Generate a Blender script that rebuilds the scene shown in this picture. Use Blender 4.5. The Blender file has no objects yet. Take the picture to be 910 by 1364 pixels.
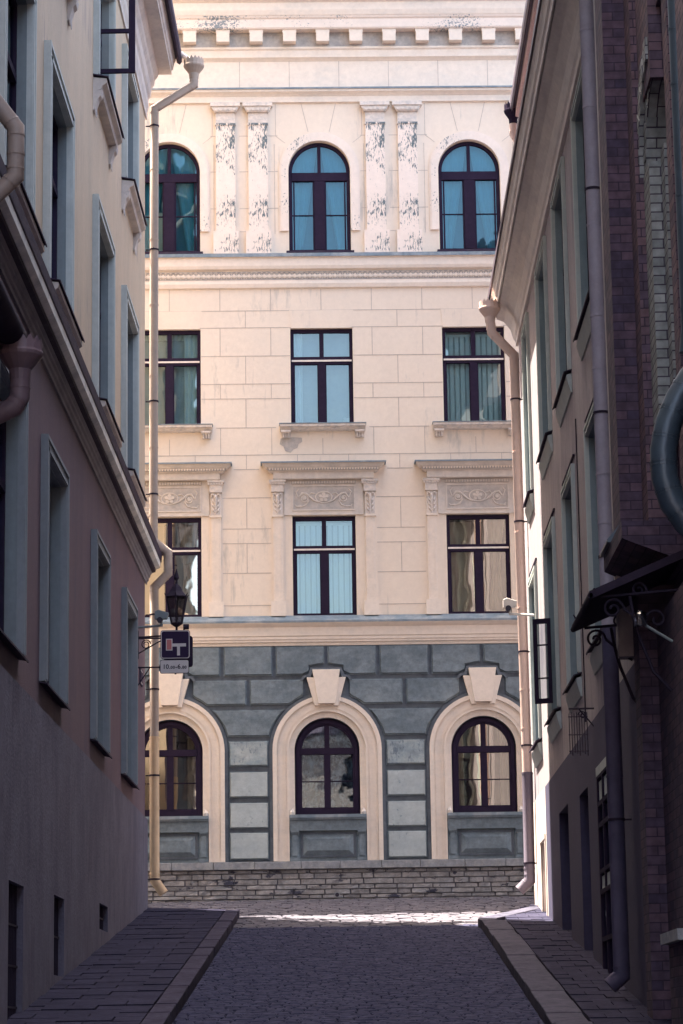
import bpy, bmesh, math, random
from mathutils import Vector, Matrix
random.seed(7)
R = math.radians
S = bpy.context.scene
col = S.collection

# ------------------------------------------------------------------ camera
F_PX = 3488.0
def nrm(v): return Vector(v).normalized()
vY = nrm((25, -708, -F_PX)); vZ = Vector((-260, 17182, -F_PX)).normalized()
vZ = (vZ - vY*vZ.dot(vY)).normalized(); vX = vY.cross(vZ)
cam_d = bpy.data.cameras.new('camera'); cam = bpy.data.objects.new('camera', cam_d); col.objects.link(cam)
cam_d.sensor_fit = 'VERTICAL'; cam_d.sensor_height = 36; cam_d.lens = 36*F_PX/1364
cam_d.clip_end = 2000; cam_d.clip_start = .1
cam.matrix_world = Matrix((vX, vY, vZ)).to_4x4()
S.camera = cam

# ------------------------------------------------------------------ light
SUN = Vector((1, -.66, -3.5)).normalized()          # direction the light travels
az = math.atan2(-SUN.x, -SUN.y)                      # towards the sun, from +Y clockwise
el = math.asin(-SUN.z)
world = bpy.data.worlds.new('World'); S.world = world; world.use_nodes = True
nt = world.node_tree; nt.nodes.clear()
sky = nt.nodes.new('ShaderNodeTexSky'); sky.sky_type = 'NISHITA'; sky.sun_disc = False
sky.sun_elevation = el; sky.sun_rotation = az; sky.dust_density = 4.0; sky.ozone_density = .6; sky.air_density = 1.0
tint = nt.nodes.new('ShaderNodeMix'); tint.data_type = 'RGBA'; tint.blend_type = 'MULTIPLY'
tint.inputs[0].default_value = 1; tint.inputs[7].default_value = (.93, .85, .75, 1)
bg = nt.nodes.new('ShaderNodeBackground'); bg.inputs[1].default_value = .15
wo = nt.nodes.new('ShaderNodeOutputWorld')
nt.links.new(sky.outputs[0], tint.inputs[6]); nt.links.new(tint.outputs[2], bg.inputs[0]); nt.links.new(bg.outputs[0], wo.inputs[0])
sl = bpy.data.lights.new('sun', 'SUN'); sl.energy = 4.0; sl.angle = R(.5); sl.color = (1, .91, .80)
so = bpy.data.objects.new('sun', sl); col.objects.link(so)
so.rotation_euler = SUN.to_track_quat('-Z', 'Y').to_euler()
S.view_settings.view_transform = 'Standard'; S.view_settings.look = 'None'; S.view_settings.gamma = 1
S.view_settings.exposure = 3.27
try:
    S.cycles.max_bounces = 8; S.cycles.diffuse_bounces = 5; S.cycles.transparent_max_bounces = 12
except Exception: pass

# ------------------------------------------------------------------ materials
def mat(name, c, c2=None, scale=(1,1,1), lo=.45, hi=.65, rough=.8, bump=0, bscale=60, metal=0, spec=.3, var=.12, extra=None):
    """stucco/metal/wood: base colour c, blotches of c2, fine grain, bump"""
    m = bpy.data.materials.new(name); m.use_nodes = True; t = m.node_tree; b = t.nodes['Principled BSDF']
    b.inputs['Roughness'].default_value = rough; b.inputs['Metallic'].default_value = metal
    b.inputs['Specular IOR Level'].default_value = spec
    N = t.nodes.new; Lk = t.links.new
    tc = N('ShaderNodeTexCoord')
    mp = N('ShaderNodeMapping'); mp.inputs['Scale'].default_value = scale; Lk(tc.outputs['Object'], mp.inputs[0])
    n1 = N('ShaderNodeTexNoise'); n1.inputs['Scale'].default_value = 1.0; n1.inputs['Detail'].default_value = 6; n1.inputs['Roughness'].default_value = .65
    Lk(mp.outputs[0], n1.inputs[0])
    rp = N('ShaderNodeMapRange'); rp.inputs[1].default_value = lo; rp.inputs[2].default_value = hi; Lk(n1.outputs[0], rp.inputs[0])
    mx = N('ShaderNodeMix'); mx.data_type = 'RGBA'; mx.inputs[6].default_value = (*c, 1); mx.inputs[7].default_value = (*(c2 or c), 1)
    Lk(rp.outputs[0], mx.inputs[0])
    n2 = N('ShaderNodeTexNoise'); n2.inputs['Scale'].default_value = 9; n2.inputs['Detail'].default_value = 8; n2.inputs['Roughness'].default_value = .75
    Lk(tc.outputs['Object'], n2.inputs[0])
    r2 = N('ShaderNodeMapRange'); r2.inputs[1].default_value = .3; r2.inputs[2].default_value = .7; r2.inputs[3].default_value = 1-var; r2.inputs[4].default_value = 1+var
    Lk(n2.outputs[0], r2.inputs[0])
    mm = N('ShaderNodeVectorMath'); mm.operation = 'SCALE'; Lk(mx.outputs[2], mm.inputs[0]); Lk(r2.outputs[0], mm.inputs['Scale'])
    out = mm.outputs[0]
    if extra: out = extra(t, tc, out)
    Lk(out, b.inputs['Base Color'])
    if bump:
        n3 = N('ShaderNodeTexNoise'); n3.inputs['Scale'].default_value = bscale; n3.inputs['Detail'].default_value = 4; Lk(tc.outputs['Object'], n3.inputs[0])
        bp = N('ShaderNodeBump'); bp.inputs['Strength'].default_value = bump; bp.inputs['Distance'].default_value = .01
        Lk(n3.outputs[0], bp.inputs['Height']); Lk(bp.outputs[0], b.inputs['Normal'])
    return m

def spots(c, scale, lo, hi, regional=None):
    """peeled or stained spots of colour c with hard ragged edges"""
    def fn(t, tc, src):
        N = t.nodes.new; Lk = t.links.new
        mp = N('ShaderNodeMapping'); mp.inputs['Scale'].default_value = scale; Lk(tc.outputs['Object'], mp.inputs[0])
        n = N('ShaderNodeTexNoise'); n.inputs['Scale'].default_value = 1; n.inputs['Detail'].default_value = 5; n.inputs['Roughness'].default_value = .7; Lk(mp.outputs[0], n.inputs[0])
        fac = n.outputs[0]
        if regional:
            g = N('ShaderNodeTexNoise'); g.inputs['Scale'].default_value = regional; g.inputs['Detail'].default_value = 2; Lk(tc.outputs['Object'], g.inputs[0])
            a = N('ShaderNodeMath'); a.operation = 'MULTIPLY_ADD'; Lk(g.outputs[0], a.inputs[0]); a.inputs[1].default_value = .8; Lk(fac, a.inputs[2])
            s = N('ShaderNodeMath'); s.operation = 'SUBTRACT'; Lk(a.outputs[0], s.inputs[0]); s.inputs[1].default_value = .4; fac = s.outputs[0]
        r = N('ShaderNodeMapRange'); r.inputs[1].default_value = lo; r.inputs[2].default_value = hi; Lk(fac, r.inputs[0])
        mx = N('ShaderNodeMix'); mx.data_type = 'RGBA'; Lk(r.outputs[0], mx.inputs[0]); Lk(src, mx.inputs[6]); mx.inputs[7].default_value = (*c, 1)
        return mx.outputs[2]
    return fn

def brickmat(name, c1, c2, cm, bw, bh, mortar=.012, rough=.85, bump=.6, var=.3, spec=.25):
    m = bpy.data.materials.new(name); m.use_nodes = True; t = m.node_tree; b = t.nodes['Principled BSDF']
    b.inputs['Roughness'].default_value = rough; b.inputs['Specular IOR Level'].default_value = spec
    N = t.nodes.new; Lk = t.links.new
    uv = N('ShaderNodeTexCoord')
    br = N('ShaderNodeTexBrick'); br.inputs['Scale'].default_value = 1; br.inputs['Brick Width'].default_value = bw; br.inputs['Row Height'].default_value = bh
    br.inputs['Mortar Size'].default_value = mortar; br.inputs['Mortar Smooth'].default_value = .25; br.inputs['Bias'].default_value = 0
    br.inputs['Color1'].default_value = (*c1, 1); br.inputs['Color2'].default_value = (*c2, 1); br.inputs['Mortar'].default_value = (*cm, 1)
    Lk(uv.outputs['UV'], br.inputs[0])
    n = N('ShaderNodeTexNoise'); n.inputs['Scale'].default_value = 8; n.inputs['Detail'].default_value = 8; Lk(uv.outputs['Object'], n.inputs[0])
    r2 = N('ShaderNodeMapRange'); r2.inputs[1].default_value = .3; r2.inputs[2].default_value = .7; r2.inputs[3].default_value = 1-var; r2.inputs[4].default_value = 1+var; Lk(n.outputs[0], r2.inputs[0])
    mm = N('ShaderNodeVectorMath'); mm.operation = 'SCALE'; Lk(br.outputs[0], mm.inputs[0]); Lk(r2.outputs[0], mm.inputs['Scale']); Lk(mm.outputs[0], b.inputs['Base Color'])
    bp = N('ShaderNodeBump'); bp.inputs['Strength'].default_value = bump; bp.inputs['Distance'].default_value = .012; bp.invert = True
    a = N('ShaderNodeMath'); a.operation = 'MULTIPLY_ADD'; Lk(n.outputs[0], a.inputs[0]); a.inputs[1].default_value = .5; Lk(br.outputs['Fac'], a.inputs[2])
    Lk(a.outputs[0], bp.inputs['Height']); Lk(bp.outputs[0], b.inputs['Normal'])
    return m

def glassmat(name, tintc, refl, reflc=(1,1,1), rough=.02, wave=.0):
    m = bpy.data.materials.new(name); m.use_nodes = True; t = m.node_tree; t.nodes.clear()
    N = t.nodes.new; Lk = t.links.new
    o = N('ShaderNodeOutputMaterial'); mx = N('ShaderNodeMixShader'); tr = N('ShaderNodeBsdfTransparent'); gl = N('ShaderNodeBsdfGlossy')
    tr.inputs[0].default_value = (*tintc, 1); gl.inputs[0].default_value = (*reflc, 1); gl.inputs['Roughness'].default_value = rough
    fr = N('ShaderNodeFresnel'); fr.inputs[0].default_value = 1.5
    ad = N('ShaderNodeMath'); ad.operation = 'ADD'; ad.use_clamp = True; Lk(fr.outputs[0], ad.inputs[0]); ad.inputs[1].default_value = refl
    Lk(ad.outputs[0], mx.inputs[0]); Lk(tr.outputs[0], mx.inputs[1]); Lk(gl.outputs[0], mx.inputs[2]); Lk(mx.outputs[0], o.inputs[0])
    if wave:
        tc = N('ShaderNodeTexCoord'); n = N('ShaderNodeTexNoise'); n.inputs['Scale'].default_value = 2.2; n.inputs['Detail'].default_value = 1; Lk(tc.outputs['Object'], n.inputs[0])
        bp = N('ShaderNodeBump'); bp.inputs['Strength'].default_value = wave; bp.inputs['Distance'].default_value = .05
        Lk(n.outputs[0], bp.inputs['Height']); Lk(bp.outputs[0], gl.inputs['Normal'])
    return m

M = {}
M['cream'] = mat('cream stucco', (.78,.67,.555), (.72,.62,.52), (.5,.5,.3), .5, .8, var=.05, bump=.15, extra=spots((.50,.46,.41), (6,6,1.0), .61, .82, .6))
M['cream_trim'] = mat('cream trim paint', (.78,.68,.58), (.66,.60,.53), (1.2,1.2,2.5), .5, .75, var=.08, bump=.1)
M['recess'] = mat('recess shade colour', (.44,.41,.38), (.33,.32,.31), (5,5,5), .42, .66, var=.2, bump=.2)  # dark between the mouldings, their shade put into the colour
M['relief_ground'] = mat('relief ground', (.50,.45,.41), (.38,.36,.34), (6,6,6), .4, .66, var=.15, bump=.3)  # darker ground, shade behind the relief put into the colour
M['aged'] = mat('aged window trim', (.67,.60,.53), (.54,.50,.46), (3,3,3), .42, .68, var=.1, bump=.2)
M['relief'] = mat('old relief plaster', (.70,.62,.55), (.46,.45,.44), (9,9,12), .45, .75, var=.15, bump=.3)
M['peel_light'] = mat('chipped cornice paint', (.80,.69,.60), (.74,.65,.57), (1,1,1), rough=.85, var=.06, extra=spots((.22,.25,.27), (24,24,34), .63, .66, .8))
M['peel_arch'] = mat('chipped arch paint', (.80,.69,.60), (.74,.65,.57), (1,1,1), rough=.85, var=.06, extra=spots((.16,.19,.20), (30,30,14), .60, .63, .9))
M['peel'] = mat('peeling paint', (.83,.71,.62), (.78,.67,.58), (1,1,1), rough=.85, var=.06, extra=spots((.13,.165,.18), (30,30,8), .555, .60, 1.0))
M['joint'] = mat('stucco joint', (.50,.43,.38), rough=.95)
M['joint_dark'] = mat('stained joint', (.20,.24,.28), rough=.9)
M['flash'] = mat('weathered zinc flashing', (.16,.21,.25), (.28,.31,.33), (3,3,3), rough=.6, spec=.4, var=.2)
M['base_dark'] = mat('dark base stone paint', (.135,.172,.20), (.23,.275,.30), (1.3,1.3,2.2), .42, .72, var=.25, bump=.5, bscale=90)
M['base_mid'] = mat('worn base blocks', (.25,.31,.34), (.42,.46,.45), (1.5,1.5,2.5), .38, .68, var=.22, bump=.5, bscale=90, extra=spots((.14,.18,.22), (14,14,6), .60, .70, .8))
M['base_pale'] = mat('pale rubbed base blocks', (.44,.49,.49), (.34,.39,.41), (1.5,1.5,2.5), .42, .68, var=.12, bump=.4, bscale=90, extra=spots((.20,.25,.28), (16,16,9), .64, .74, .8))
M['base_groove'] = mat('dark rustication groove', (.12,.14,.165), (.085,.10,.125), (3,3,3), var=.2)
M['ledge'] = mat('granite ledge', (.24,.25,.27), (.32,.32,.32), (6,6,6), var=.3, bump=.4)
M['rubble'] = mat('limestone rubble', (.25,.245,.25), (.34,.32,.31), (3,3,6), .4, .6, var=.35, bump=.8, bscale=40, extra=spots((.05,.05,.075), (2.2,2.2,4.5), .58, .63))
M['mortar'] = mat('dark mortar', (.15,.145,.165), rough=.95)
M['frame'] = mat('dark plum window paint', (.027,.019,.038), (.022,.016,.033), (4,4,4), rough=.75, spec=.04, var=.15)
M['white'] = mat('white painted strip', (.78,.70,.64), rough=.5)
M['curtain'] = mat('sheer curtain', (.74,.76,.74), rough=.95, var=.04)
M['net_pale'] = mat('pale roller blind', (.56,.58,.58), rough=.95, var=.05)
M['blind'] = mat('white blind slats', (.86,.86,.83), rough=.9, var=.03)
M['net'] = mat('grey net curtain', (.40,.42,.42), rough=.95, var=.05)
M['curtain_warm'] = mat('beige curtain', (.62,.53,.43), rough=.95, var=.05)  # beige stands in for the warm reflections in the panes
M['room'] = mat('dim room wall', (.10,.10,.12), rough=.9)
M['reflection_print'] = mat('mottled tree reflection', (.04,.045,.07), (.46,.55,.58), (7,7,4), .46, .62, rough=.9, var=.5)  # light and dark mottling paints a tree reflection
M['glass_teal'] = glassmat('teal tinted glass', (.22,.50,.62), .03, (.55,.85,1), wave=.15)
M['glass_blue'] = glassmat('pale blue glass', (.62,.82,.88), .07, (.8,.95,1), wave=.15)
M['glass_clear'] = glassmat('clear glass', (.72,.74,.70), .30, (1,.97,.9), wave=.045)
M['glass_dark'] = glassmat('dim glass', (.5,.55,.6), .04, (.75,.88,1), wave=.06)
# left house
M['ochre'] = mat('ochre stucco', (.50,.39,.285), (.43,.345,.26), (1.2,1.2,.35), .4, .7, var=.08, bump=.5, bscale=45, extra=spots((.30,.25,.22), (6,6,.8), .60, .78, .6))
M['plum'] = mat('plum rose stucco', (.145,.094,.112), (.11,.076,.10), (1.4,1.4,.3), .4, .7, var=.12, bump=.5, bscale=45, extra=spots((.10,.075,.105), (7,7,.7), .58, .80, .7))
M['greyplaster'] = mat('grey base plaster', (.130,.122,.165), (.080,.074,.112), (1.0,1.0,.5), .4, .7, var=.2, bump=.8, bscale=25, extra=spots((.085,.075,.11), (6,6,1.3), .52, .74, .9))
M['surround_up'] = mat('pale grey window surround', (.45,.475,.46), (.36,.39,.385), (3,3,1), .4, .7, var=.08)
M['surround_low'] = mat('dark grey window surround', (.22,.24,.26), (.18,.20,.22), (3,3,1), .4, .7, var=.08)  # darker grey for the plum storey
M['greyblue'] = mat('grey blue window surround', (.19,.22,.235), (.15,.175,.19), (3,3,1), .4, .7, var=.08)
M['sillmetal'] = mat('dark sill sheet', (.040,.028,.050), (.055,.042,.062), (4,4,4), rough=.7, spec=.12, var=.2)
M['cornice_grey'] = mat('grey cornice', (.25,.23,.25), (.19,.175,.205), (2,2,2), var=.12)
M['cornice_pale'] = mat('pale cornice paint', (.56,.50,.46), (.44,.40,.39), (2,2,2), var=.1, extra=spots((.33,.31,.31), (6,6,6), .66, .74))
M['fascia'] = mat('pale grey sheet fascia', (.82,.80,.74), (.55,.56,.54), (1.5,1.5,1.5), .45, .6, rough=.5, spec=.3, var=.1)
M['pipe_ochre'] = mat('ochre sheet downpipe', (.36,.28,.225), (.31,.25,.21), (3,3,3), rough=.5, spec=.4, var=.08)
M['pipe_bright'] = mat('new ochre downpipe', (.58,.40,.24), (.52,.36,.22), (3,3,3), rough=.45, spec=.4, var=.06)
M['pipe_pink'] = mat('pink painted downpipe', (.62,.46,.40), (.56,.42,.37), (3,3,3), rough=.5, spec=.3, var=.05)
M['pipe_grey'] = mat('grey lavender downpipe', (.30,.275,.325), (.26,.235,.285), (3,3,3), rough=.5, spec=.3, var=.1)
M['pipe_plum'] = mat('dark plum sheet pipe', (.16,.11,.125), (.13,.09,.11), (3,3,3), rough=.5, spec=.3, var=.1)
M['pipe_shade'] = mat('pipe foot with painted shade', (.062,.054,.095), (.05,.044,.08), (3,3,3), rough=.6, spec=.2, var=.1)  # shade on the lower pipe put into its colour
M['pipe_tan'] = mat('tan sheet pipe', (.28,.215,.18), (.24,.19,.165), (3,3,3), rough=.5, spec=.4, var=.08)
M['pipe_lower'] = mat('dark lower pipe', (.12,.10,.13), rough=.55, spec=.4)  # lower length, darker than the pink pipe above
M['pipe_teal'] = mat('teal painted duct', (.05,.075,.10), (.045,.065,.09), (3,3,3), rough=.4, spec=.5, metal=.2, var=.12)
# right houses
M['mauve'] = mat('mauve grey stucco', (.33,.29,.295), (.25,.215,.235), (1.8,1.8,.25), .38, .68, var=.14, bump=.5, bscale=45, extra=spots((.17,.145,.18), (9,9,.6), .56, .76, .6))
M['darkbase'] = mat('dark violet base plaster', (.050,.043,.086), (.044,.038,.076), (1,1,.5), .4, .7, var=.15, bump=.4)
M['sunlit_end'] = mat('end plaster painted sunlit', (.62,.52,.46), (.5,.42,.38), (3,3,1), var=.1, bump=.4)  # paler than the base plaster, sunlight put into the colour
M['reveal_r'] = mat('teal grey reveal', (.22,.27,.29), (.17,.22,.24), (3,3,1), .4, .7, var=.08)
M['pale_surround'] = mat('pale green grey surround', (.46,.49,.46), (.38,.42,.41), (3,3,1), .4, .7, var=.07)
M['eave_white'] = mat('weathered white eave', (.72,.66,.61), (.58,.53,.51), (1,4,4), .4, .7, var=.1)
M['brick'] = brickmat('plum clinker brick', (.095,.060,.082), (.045,.034,.060), (.035,.025,.042), .34, .102, .007)
M['brick_red'] = brickmat('red plum brick', (.15,.092,.105), (.075,.054,.08), (.04,.028,.045), .34, .102, .007)
M['brick_pale'] = brickmat('pale glazed brick', (.27,.28,.27), (.20,.215,.215), (.05,.04,.06), .34, .102, .008)
M['iron'] = mat('wrought iron', (.024,.018,.032), rough=.7, spec=.1)
M['canopy'] = mat('dark sheet metal', (.026,.019,.035), (.034,.025,.042), (2,2,2), rough=.75, spec=.08, var=.2)
M['door'] = mat('dark wooden door', (.045,.034,.055), rough=.6)
M['door_white'] = mat('white door', (.7,.62,.56), rough=.6)
M['lampglass'] = glassmat('smoked lantern glass', (.45,.42,.45), .10, (.8,.85,.9), rough=.15)
M['sign_navy'] = mat('navy sign face', (.026,.016,.045), rough=.6, spec=.08, var=.05)
M['sign_white'] = mat('white sign face', (.50,.46,.46), rough=.4, var=.04)
M['sign_red'] = mat('faded red sign bar', (.40,.13,.13), rough=.4, var=.04)
M['black'] = mat('black lettering', (.02,.015,.03), rough=.5)
M['pale_plastic'] = mat('pale plastic', (.6,.54,.5), rough=.5)
# ground
M['sett'] = mat('basalt setts', (.027,.029,.054), (.052,.051,.082), (4.5,6,4.5), .4, .62, rough=.95, spec=.04, var=.35, bump=.6, bscale=30)
M['sett_pale'] = mat('grey granite setts', (.085,.08,.095), (.12,.11,.125), (2.5,2.5,2.5), .4, .65, rough=.9, spec=.08, var=.35, bump=.6, bscale=30)
M['dirt'] = mat('sand between setts', (.022,.019,.034), (.03,.026,.042), (2,2,2), var=.3, rough=1, spec=0)
M['slab'] = mat('pavement slab', (.033,.031,.052), (.023,.022,.039), (1.3,1.3,1.3), .4, .62, rough=.95, spec=.05, var=.35, bump=.6)
M['kerb'] = mat('granite kerb', (.070,.067,.090), (.050,.048,.067), (3,3,3), .4, .65, rough=.95, spec=.05, var=.3, bump=.5)
M['kerb_dark'] = mat('worn dark kerb', (.050,.045,.066), (.036,.032,.050), (3,3,3), .4, .65, rough=.95, spec=.05, var=.3, bump=.5)
M['roof'] = mat('dark metal roof', (.08,.06,.085), rough=.5, metal=.3, spec=.4)
M['roof_pink'] = mat('pale red sheet roof', (.58,.42,.38), rough=.6)
M['backhouse'] = mat('warm pale render', (.66,.55,.45), (.55,.45,.38), (.3,.3,.3), var=.08)

# ------------------------------------------------------------------ mesh building
class MB:
    """coordinates (s, d, z): s along the wall, d outwards from it, z up"""
    def __init__(s): s.v = []; s.f = []
    def add(s, vs, fs):
        b = len(s.v); s.v += [tuple(v) for v in vs]; s.f += [tuple(i+b for i in f) for f in fs]; return s
    def box(s, s0, s1, d0, d1, z0, z1):
        return s.add([(a,-d,z) for z in (z0,z1) for d in (d0,d1) for a in (s0,s1)],
              [(0,1,3,2),(4,6,7,5),(0,4,5,1),(2,3,7,6),(0,2,6,4),(1,5,7,3)])
    def prism(s, poly, d0, d1, inset=0):
        n = len(poly)
        if inset:
            cx = sum(p[0] for p in poly)/n; cz = sum(p[1] for p in poly)/n
            def ins(p):
                dx, dz = cx-p[0], cz-p[1]
                return (p[0]+math.copysign(min(inset, abs(dx)), dx), p[1]+math.copysign(min(inset, abs(dz)), dz))
            front = [ins(p) for p in poly]
        else: front = poly
        vs = [(p[0],-d0,p[1]) for p in poly]+[(p[0],-d1,p[1]) for p in front]
        fs = [tuple(range(n))[::-1], tuple(range(n,2*n))]+[(i,(i+1)%n,n+(i+1)%n,n+i) for i in range(n)]
        return s.add(vs, fs)
    def prof(s, s0, s1, pr):
        """moulding: closed (d,z) outline swept along s"""
        n = len(pr)
        vs = [(s0,-d,z) for d,z in pr]+[(s1,-d,z) for d,z in pr]
        return s.add(vs, [tuple(range(n)), tuple(range(n,2*n))[::-1]]+[(i,(i+1)%n,n+(i+1)%n,n+i) for i in range(n)])
    def ring(s, cs, cz, r0, r1, zb, d0, d1, n=28, a0=0, a1=math.pi):
        """half annulus with straight legs down to zb"""
        pts = []
        if zb is not None: pts.append(((cs+r0, zb), (cs+r1, zb)))
        for i in range(n+1):
            a = a0+(a1-a0)*i/n; pts.append(((cs+r0*math.cos(a), cz+r0*math.sin(a)), (cs+r1*math.cos(a), cz+r1*math.sin(a))))
        if zb is not None: pts.append(((cs-r0, zb), (cs-r1, zb)))
        vs = []
        for (i0, o0) in pts: vs += [(i0[0],-d0,i0[1]),(o0[0],-d0,o0[1]),(o0[0],-d1,o0[1]),(i0[0],-d1,i0[1])]
        fs = [(0,1,2,3)]; m = len(pts)
        for i in range(m-1):
            for k in range(4): a = 4*i+k; b = 4*i+(k+1)%4; fs.append((a, b, b+4, a+4))
        fs.append((4*m-1,4*m-2,4*m-3,4*m-4))
        return s.add(vs, fs)
    def disc(s, cs, cz, r, d0, d1, n=16):
        return s.prism([(cs+r*math.cos(2*math.pi*i/n), cz+r*math.sin(2*math.pi*i/n)) for i in range(n)], d0, d1)
    def tube(s, pts, r, n=12, caps=True):
        """pts given as (s, d, z)"""
        P = [Vector((p[0],-p[1],p[2])) for p in pts]; rr = r if isinstance(r, (list, tuple)) else [r]*len(P)
        vs = []; up = None
        for i, p in enumerate(P):
            t0 = (P[i]-P[i-1]).normalized() if i else None; t1 = (P[i+1]-P[i]).normalized() if i < len(P)-1 else None
            t = ((t0 or t1)+(t1 or t0)).normalized(); k = 1.0
            if t0 and t1: k = 1/max(.45, t.dot(t1))
            if up is None:
                up = Vector((0,0,1)) if abs(t.z) < .9 else Vector((1,0,0))
            a = (up-t*up.dot(t)).normalized(); b = t.cross(a); up = a
            bend = (t1-t0) if (t0 and t1) else None
            for j in range(n):
                o = a*math.cos(2*math.pi*j/n)+b*math.sin(2*math.pi*j/n)
                if bend and bend.length > 1e-4:
                    bn = (bend-t*bend.dot(t)).normalized(); o = o+bn*(o.dot(bn)*(k-1))
                vs.append(p+o*rr[i])
        fs = []
        for i in range(len(P)-1):
            for j in range(n): fs.append((i*n+j, i*n+(j+1)%n, (i+1)*n+(j+1)%n, (i+1)*n+j))
        if caps: fs.append(tuple(range(n))[::-1]); fs.append(tuple(range((len(P)-1)*n, len(P)*n)))
        return s.add(vs, fs)
    def sheet(s, pts, fs): return s.add([(p[0],-p[1],p[2]) for p in pts], fs)
    def build(s, name, m, parent=None, o=(0,0,0), smooth=False, bevel=0):
        """o: origin (s,d,z) to subtract"""
        me = bpy.data.meshes.new(name)
        V = [(x-o[0], y+o[1], z-o[2]) for x,y,z in s.v]
        me.from_pydata(V, [], s.f)
        bm = bmesh.new(); bm.from_mesh(me); bmesh.ops.recalc_face_normals(bm, faces=bm.faces)
        uvl = bm.loops.layers.uv.new('UVMap')
        for f in bm.faces:
            nn = f.normal
            for l in f.loops:
                c = l.vert.co
                if abs(nn.z) > .75: l[uvl].uv = (c.x, c.y)
                elif abs(nn.x) > abs(nn.y): l[uvl].uv = (c.y+.13, c.z)
                else: l[uvl].uv = (c.x, c.z)
            f.smooth = smooth
        bm.to_mesh(me); bm.free()
        ob = bpy.data.objects.new(name, me); col.objects.link(ob); me.materials.append(m)
        if parent: ob.parent = parent
        if smooth:
            try: me.set_sharp_from_angle(angle=R(40))
            except Exception: pass
        if bevel:
            bv = ob.modifiers.new('bevel', 'BEVEL'); bv.width = bevel; bv.segments = 2; bv.limit_method = 'ANGLE'; bv.angle_limit = R(35)
        return ob

def tag(o, label, cat, group=None):
    o['label'] = label; o['category'] = cat
    if group: o['group'] = group
    return o
def struct(o): o['kind'] = 'structure'; return o
def empty(name, loc, rz, label, cat, group=None):
    o = bpy.data.objects.new(name, None); col.objects.link(o); o.location = loc; o.rotation_euler = (0,0,rz); o.empty_display_size = .3
    return tag(o, label, cat, group)
def copy_tree(o, parent, off):
    c = o.copy(); col.objects.link(c); c.parent = parent; c.location = o.location+Vector(off)
    for ch in list(o.children):
        d = ch.copy(); col.objects.link(d); d.parent = c
    return c

def wall_sheet(mb, s0, s1, z0, z1, holes, rev=.2, d=0, ss=(), zs=()):
    """holes: (sa, sb, za, zb, arch)"""
    eps = 1e-4
    S_ = sorted(set([s0,s1]+[x for h in holes for x in h[:2] if s0 < x < s1]+list(ss))); Z_ = sorted(set([z0,z1]+[x for h in holes for x in h[2:4] if z0 < x < z1]))
    for i in range(len(S_)-1):
        for j in range(len(Z_)-1):
            cs, cz = (S_[i]+S_[i+1])/2, (Z_[j]+Z_[j+1])/2
            if any(h[0]-eps < cs < h[1]+eps and h[2]-eps < cz < h[3]+eps for h in holes): continue
            a, b, p, q = S_[i], S_[i+1], Z_[j], Z_[j+1]
            mb.sheet([(a,d,p),(b,d,p),(b,d,q),(a,d,q)], [(0,1,2,3)])
    for sa, sb, za, zb, arch in holes:
        if sa < s0-eps or sb > s1+eps or za < z0-eps or zb > z1+eps: continue
        if arch:
            r = (sb-sa)/2; cs = (sa+sb)/2; cz = zb-r; n = 24
            cur = [(cs+r*math.cos(math.pi*i/n), cz+r*math.sin(math.pi*i/n)) for i in range(n+1)]
            for i in range(n):
                (x0,y0),(x1,y1) = cur[i], cur[i+1]
                if i == n//2: pass
                mb.sheet([(x0,d,y0),(x0,d,zb),(x1,d,zb),(x1,d,y1)], [(0,1,2,3)])
            loop = [(sb,za)]+cur+[(sa,za)]
        else: loop = [(sa,za),(sb,za),(sb,zb),(sa,zb)]
        n = len(loop)
        for i in range(n):
            p, q = loop[i], loop[(i+1)%n]
            mb.sheet([(p[0],d,p[1]),(q[0],d,q[1]),(q[0],d-rev,q[1]),(p[0],d-rev,p[1])], [(0,1,2,3)])

def hstrip(mb, s0, s1, z, w, d, holes):
    """joint line along s, broken where it would cross an opening"""
    iv = [(s0, s1)]
    for a, b, p, q in holes:
        if p < z < q:
            nv = []
            for x, y in iv:
                if b <= x or a >= y: nv.append((x,y)); continue
                if a > x: nv.append((x,a))
                if b < y: nv.append((b,y))
            iv = nv
    for x, y in iv:
        if y-x > .02: mb.box(x, y, d-.003, d, z-w/2, z+w/2)
def vstrip(mb, s, z0, z1, w, d, holes):
    for a, b, p, q in holes:
        if a < s < b:
            if p <= z0 and q >= z1: return
            if p < z0+.02 < q: z0 = max(z0, q)
            if p < z1-.02 < q: z1 = min(z1, p)
            if z0 < p and z1 > q: z1 = p
    if z1-z0 > .03: mb.box(s-w/2, s+w/2, d-.003, d, z0, z1)

def curtain(mb, s0, s1, z0, z1, d, per=.11, amp=.018):
    n = max(4, int((s1-s0)/per*8)); pts = []
    for i in range(n+1):
        x = s0+(s1-s0)*i/n; dd = d+amp*math.sin(2*math.pi*(x-s0)/per)+amp*.4*math.sin(5.1*x+2)
        pts += [(x,dd,z0),(x,dd*1.0+.004,z1)]
    mb.sheet(pts, [(2*i,2*i+2,2*i+3,2*i+1) for i in range(n)])

# ================================================================== GROUND
SL, A0 = .115, -3.19
def gz(y):                     # the street climbs towards the pale building
    if y > 52: return A0+SL*52
    if y > 14: return A0+SL*y
    return A0+SL*14
mb = MB()
ys = [-400,-120,-40,0,14,20,30,40,48,52,60,120,400]; xs = [-400,-60,-12,-4,0,4,12,60,400]
for i in range(len(ys)-1):
    for j in range(len(xs)-1):
        mb.add([(xs[j],ys[i],gz(ys[i])-.035),(xs[j+1],ys[i],gz(ys[i])-.035),(xs[j+1],ys[i+1],gz(ys[i+1])-.035),(xs[j],ys[i+1],gz(ys[i+1])-.035)], [(0,1,2,3)])
struct(mb.build('ground', M['dirt']))

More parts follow.
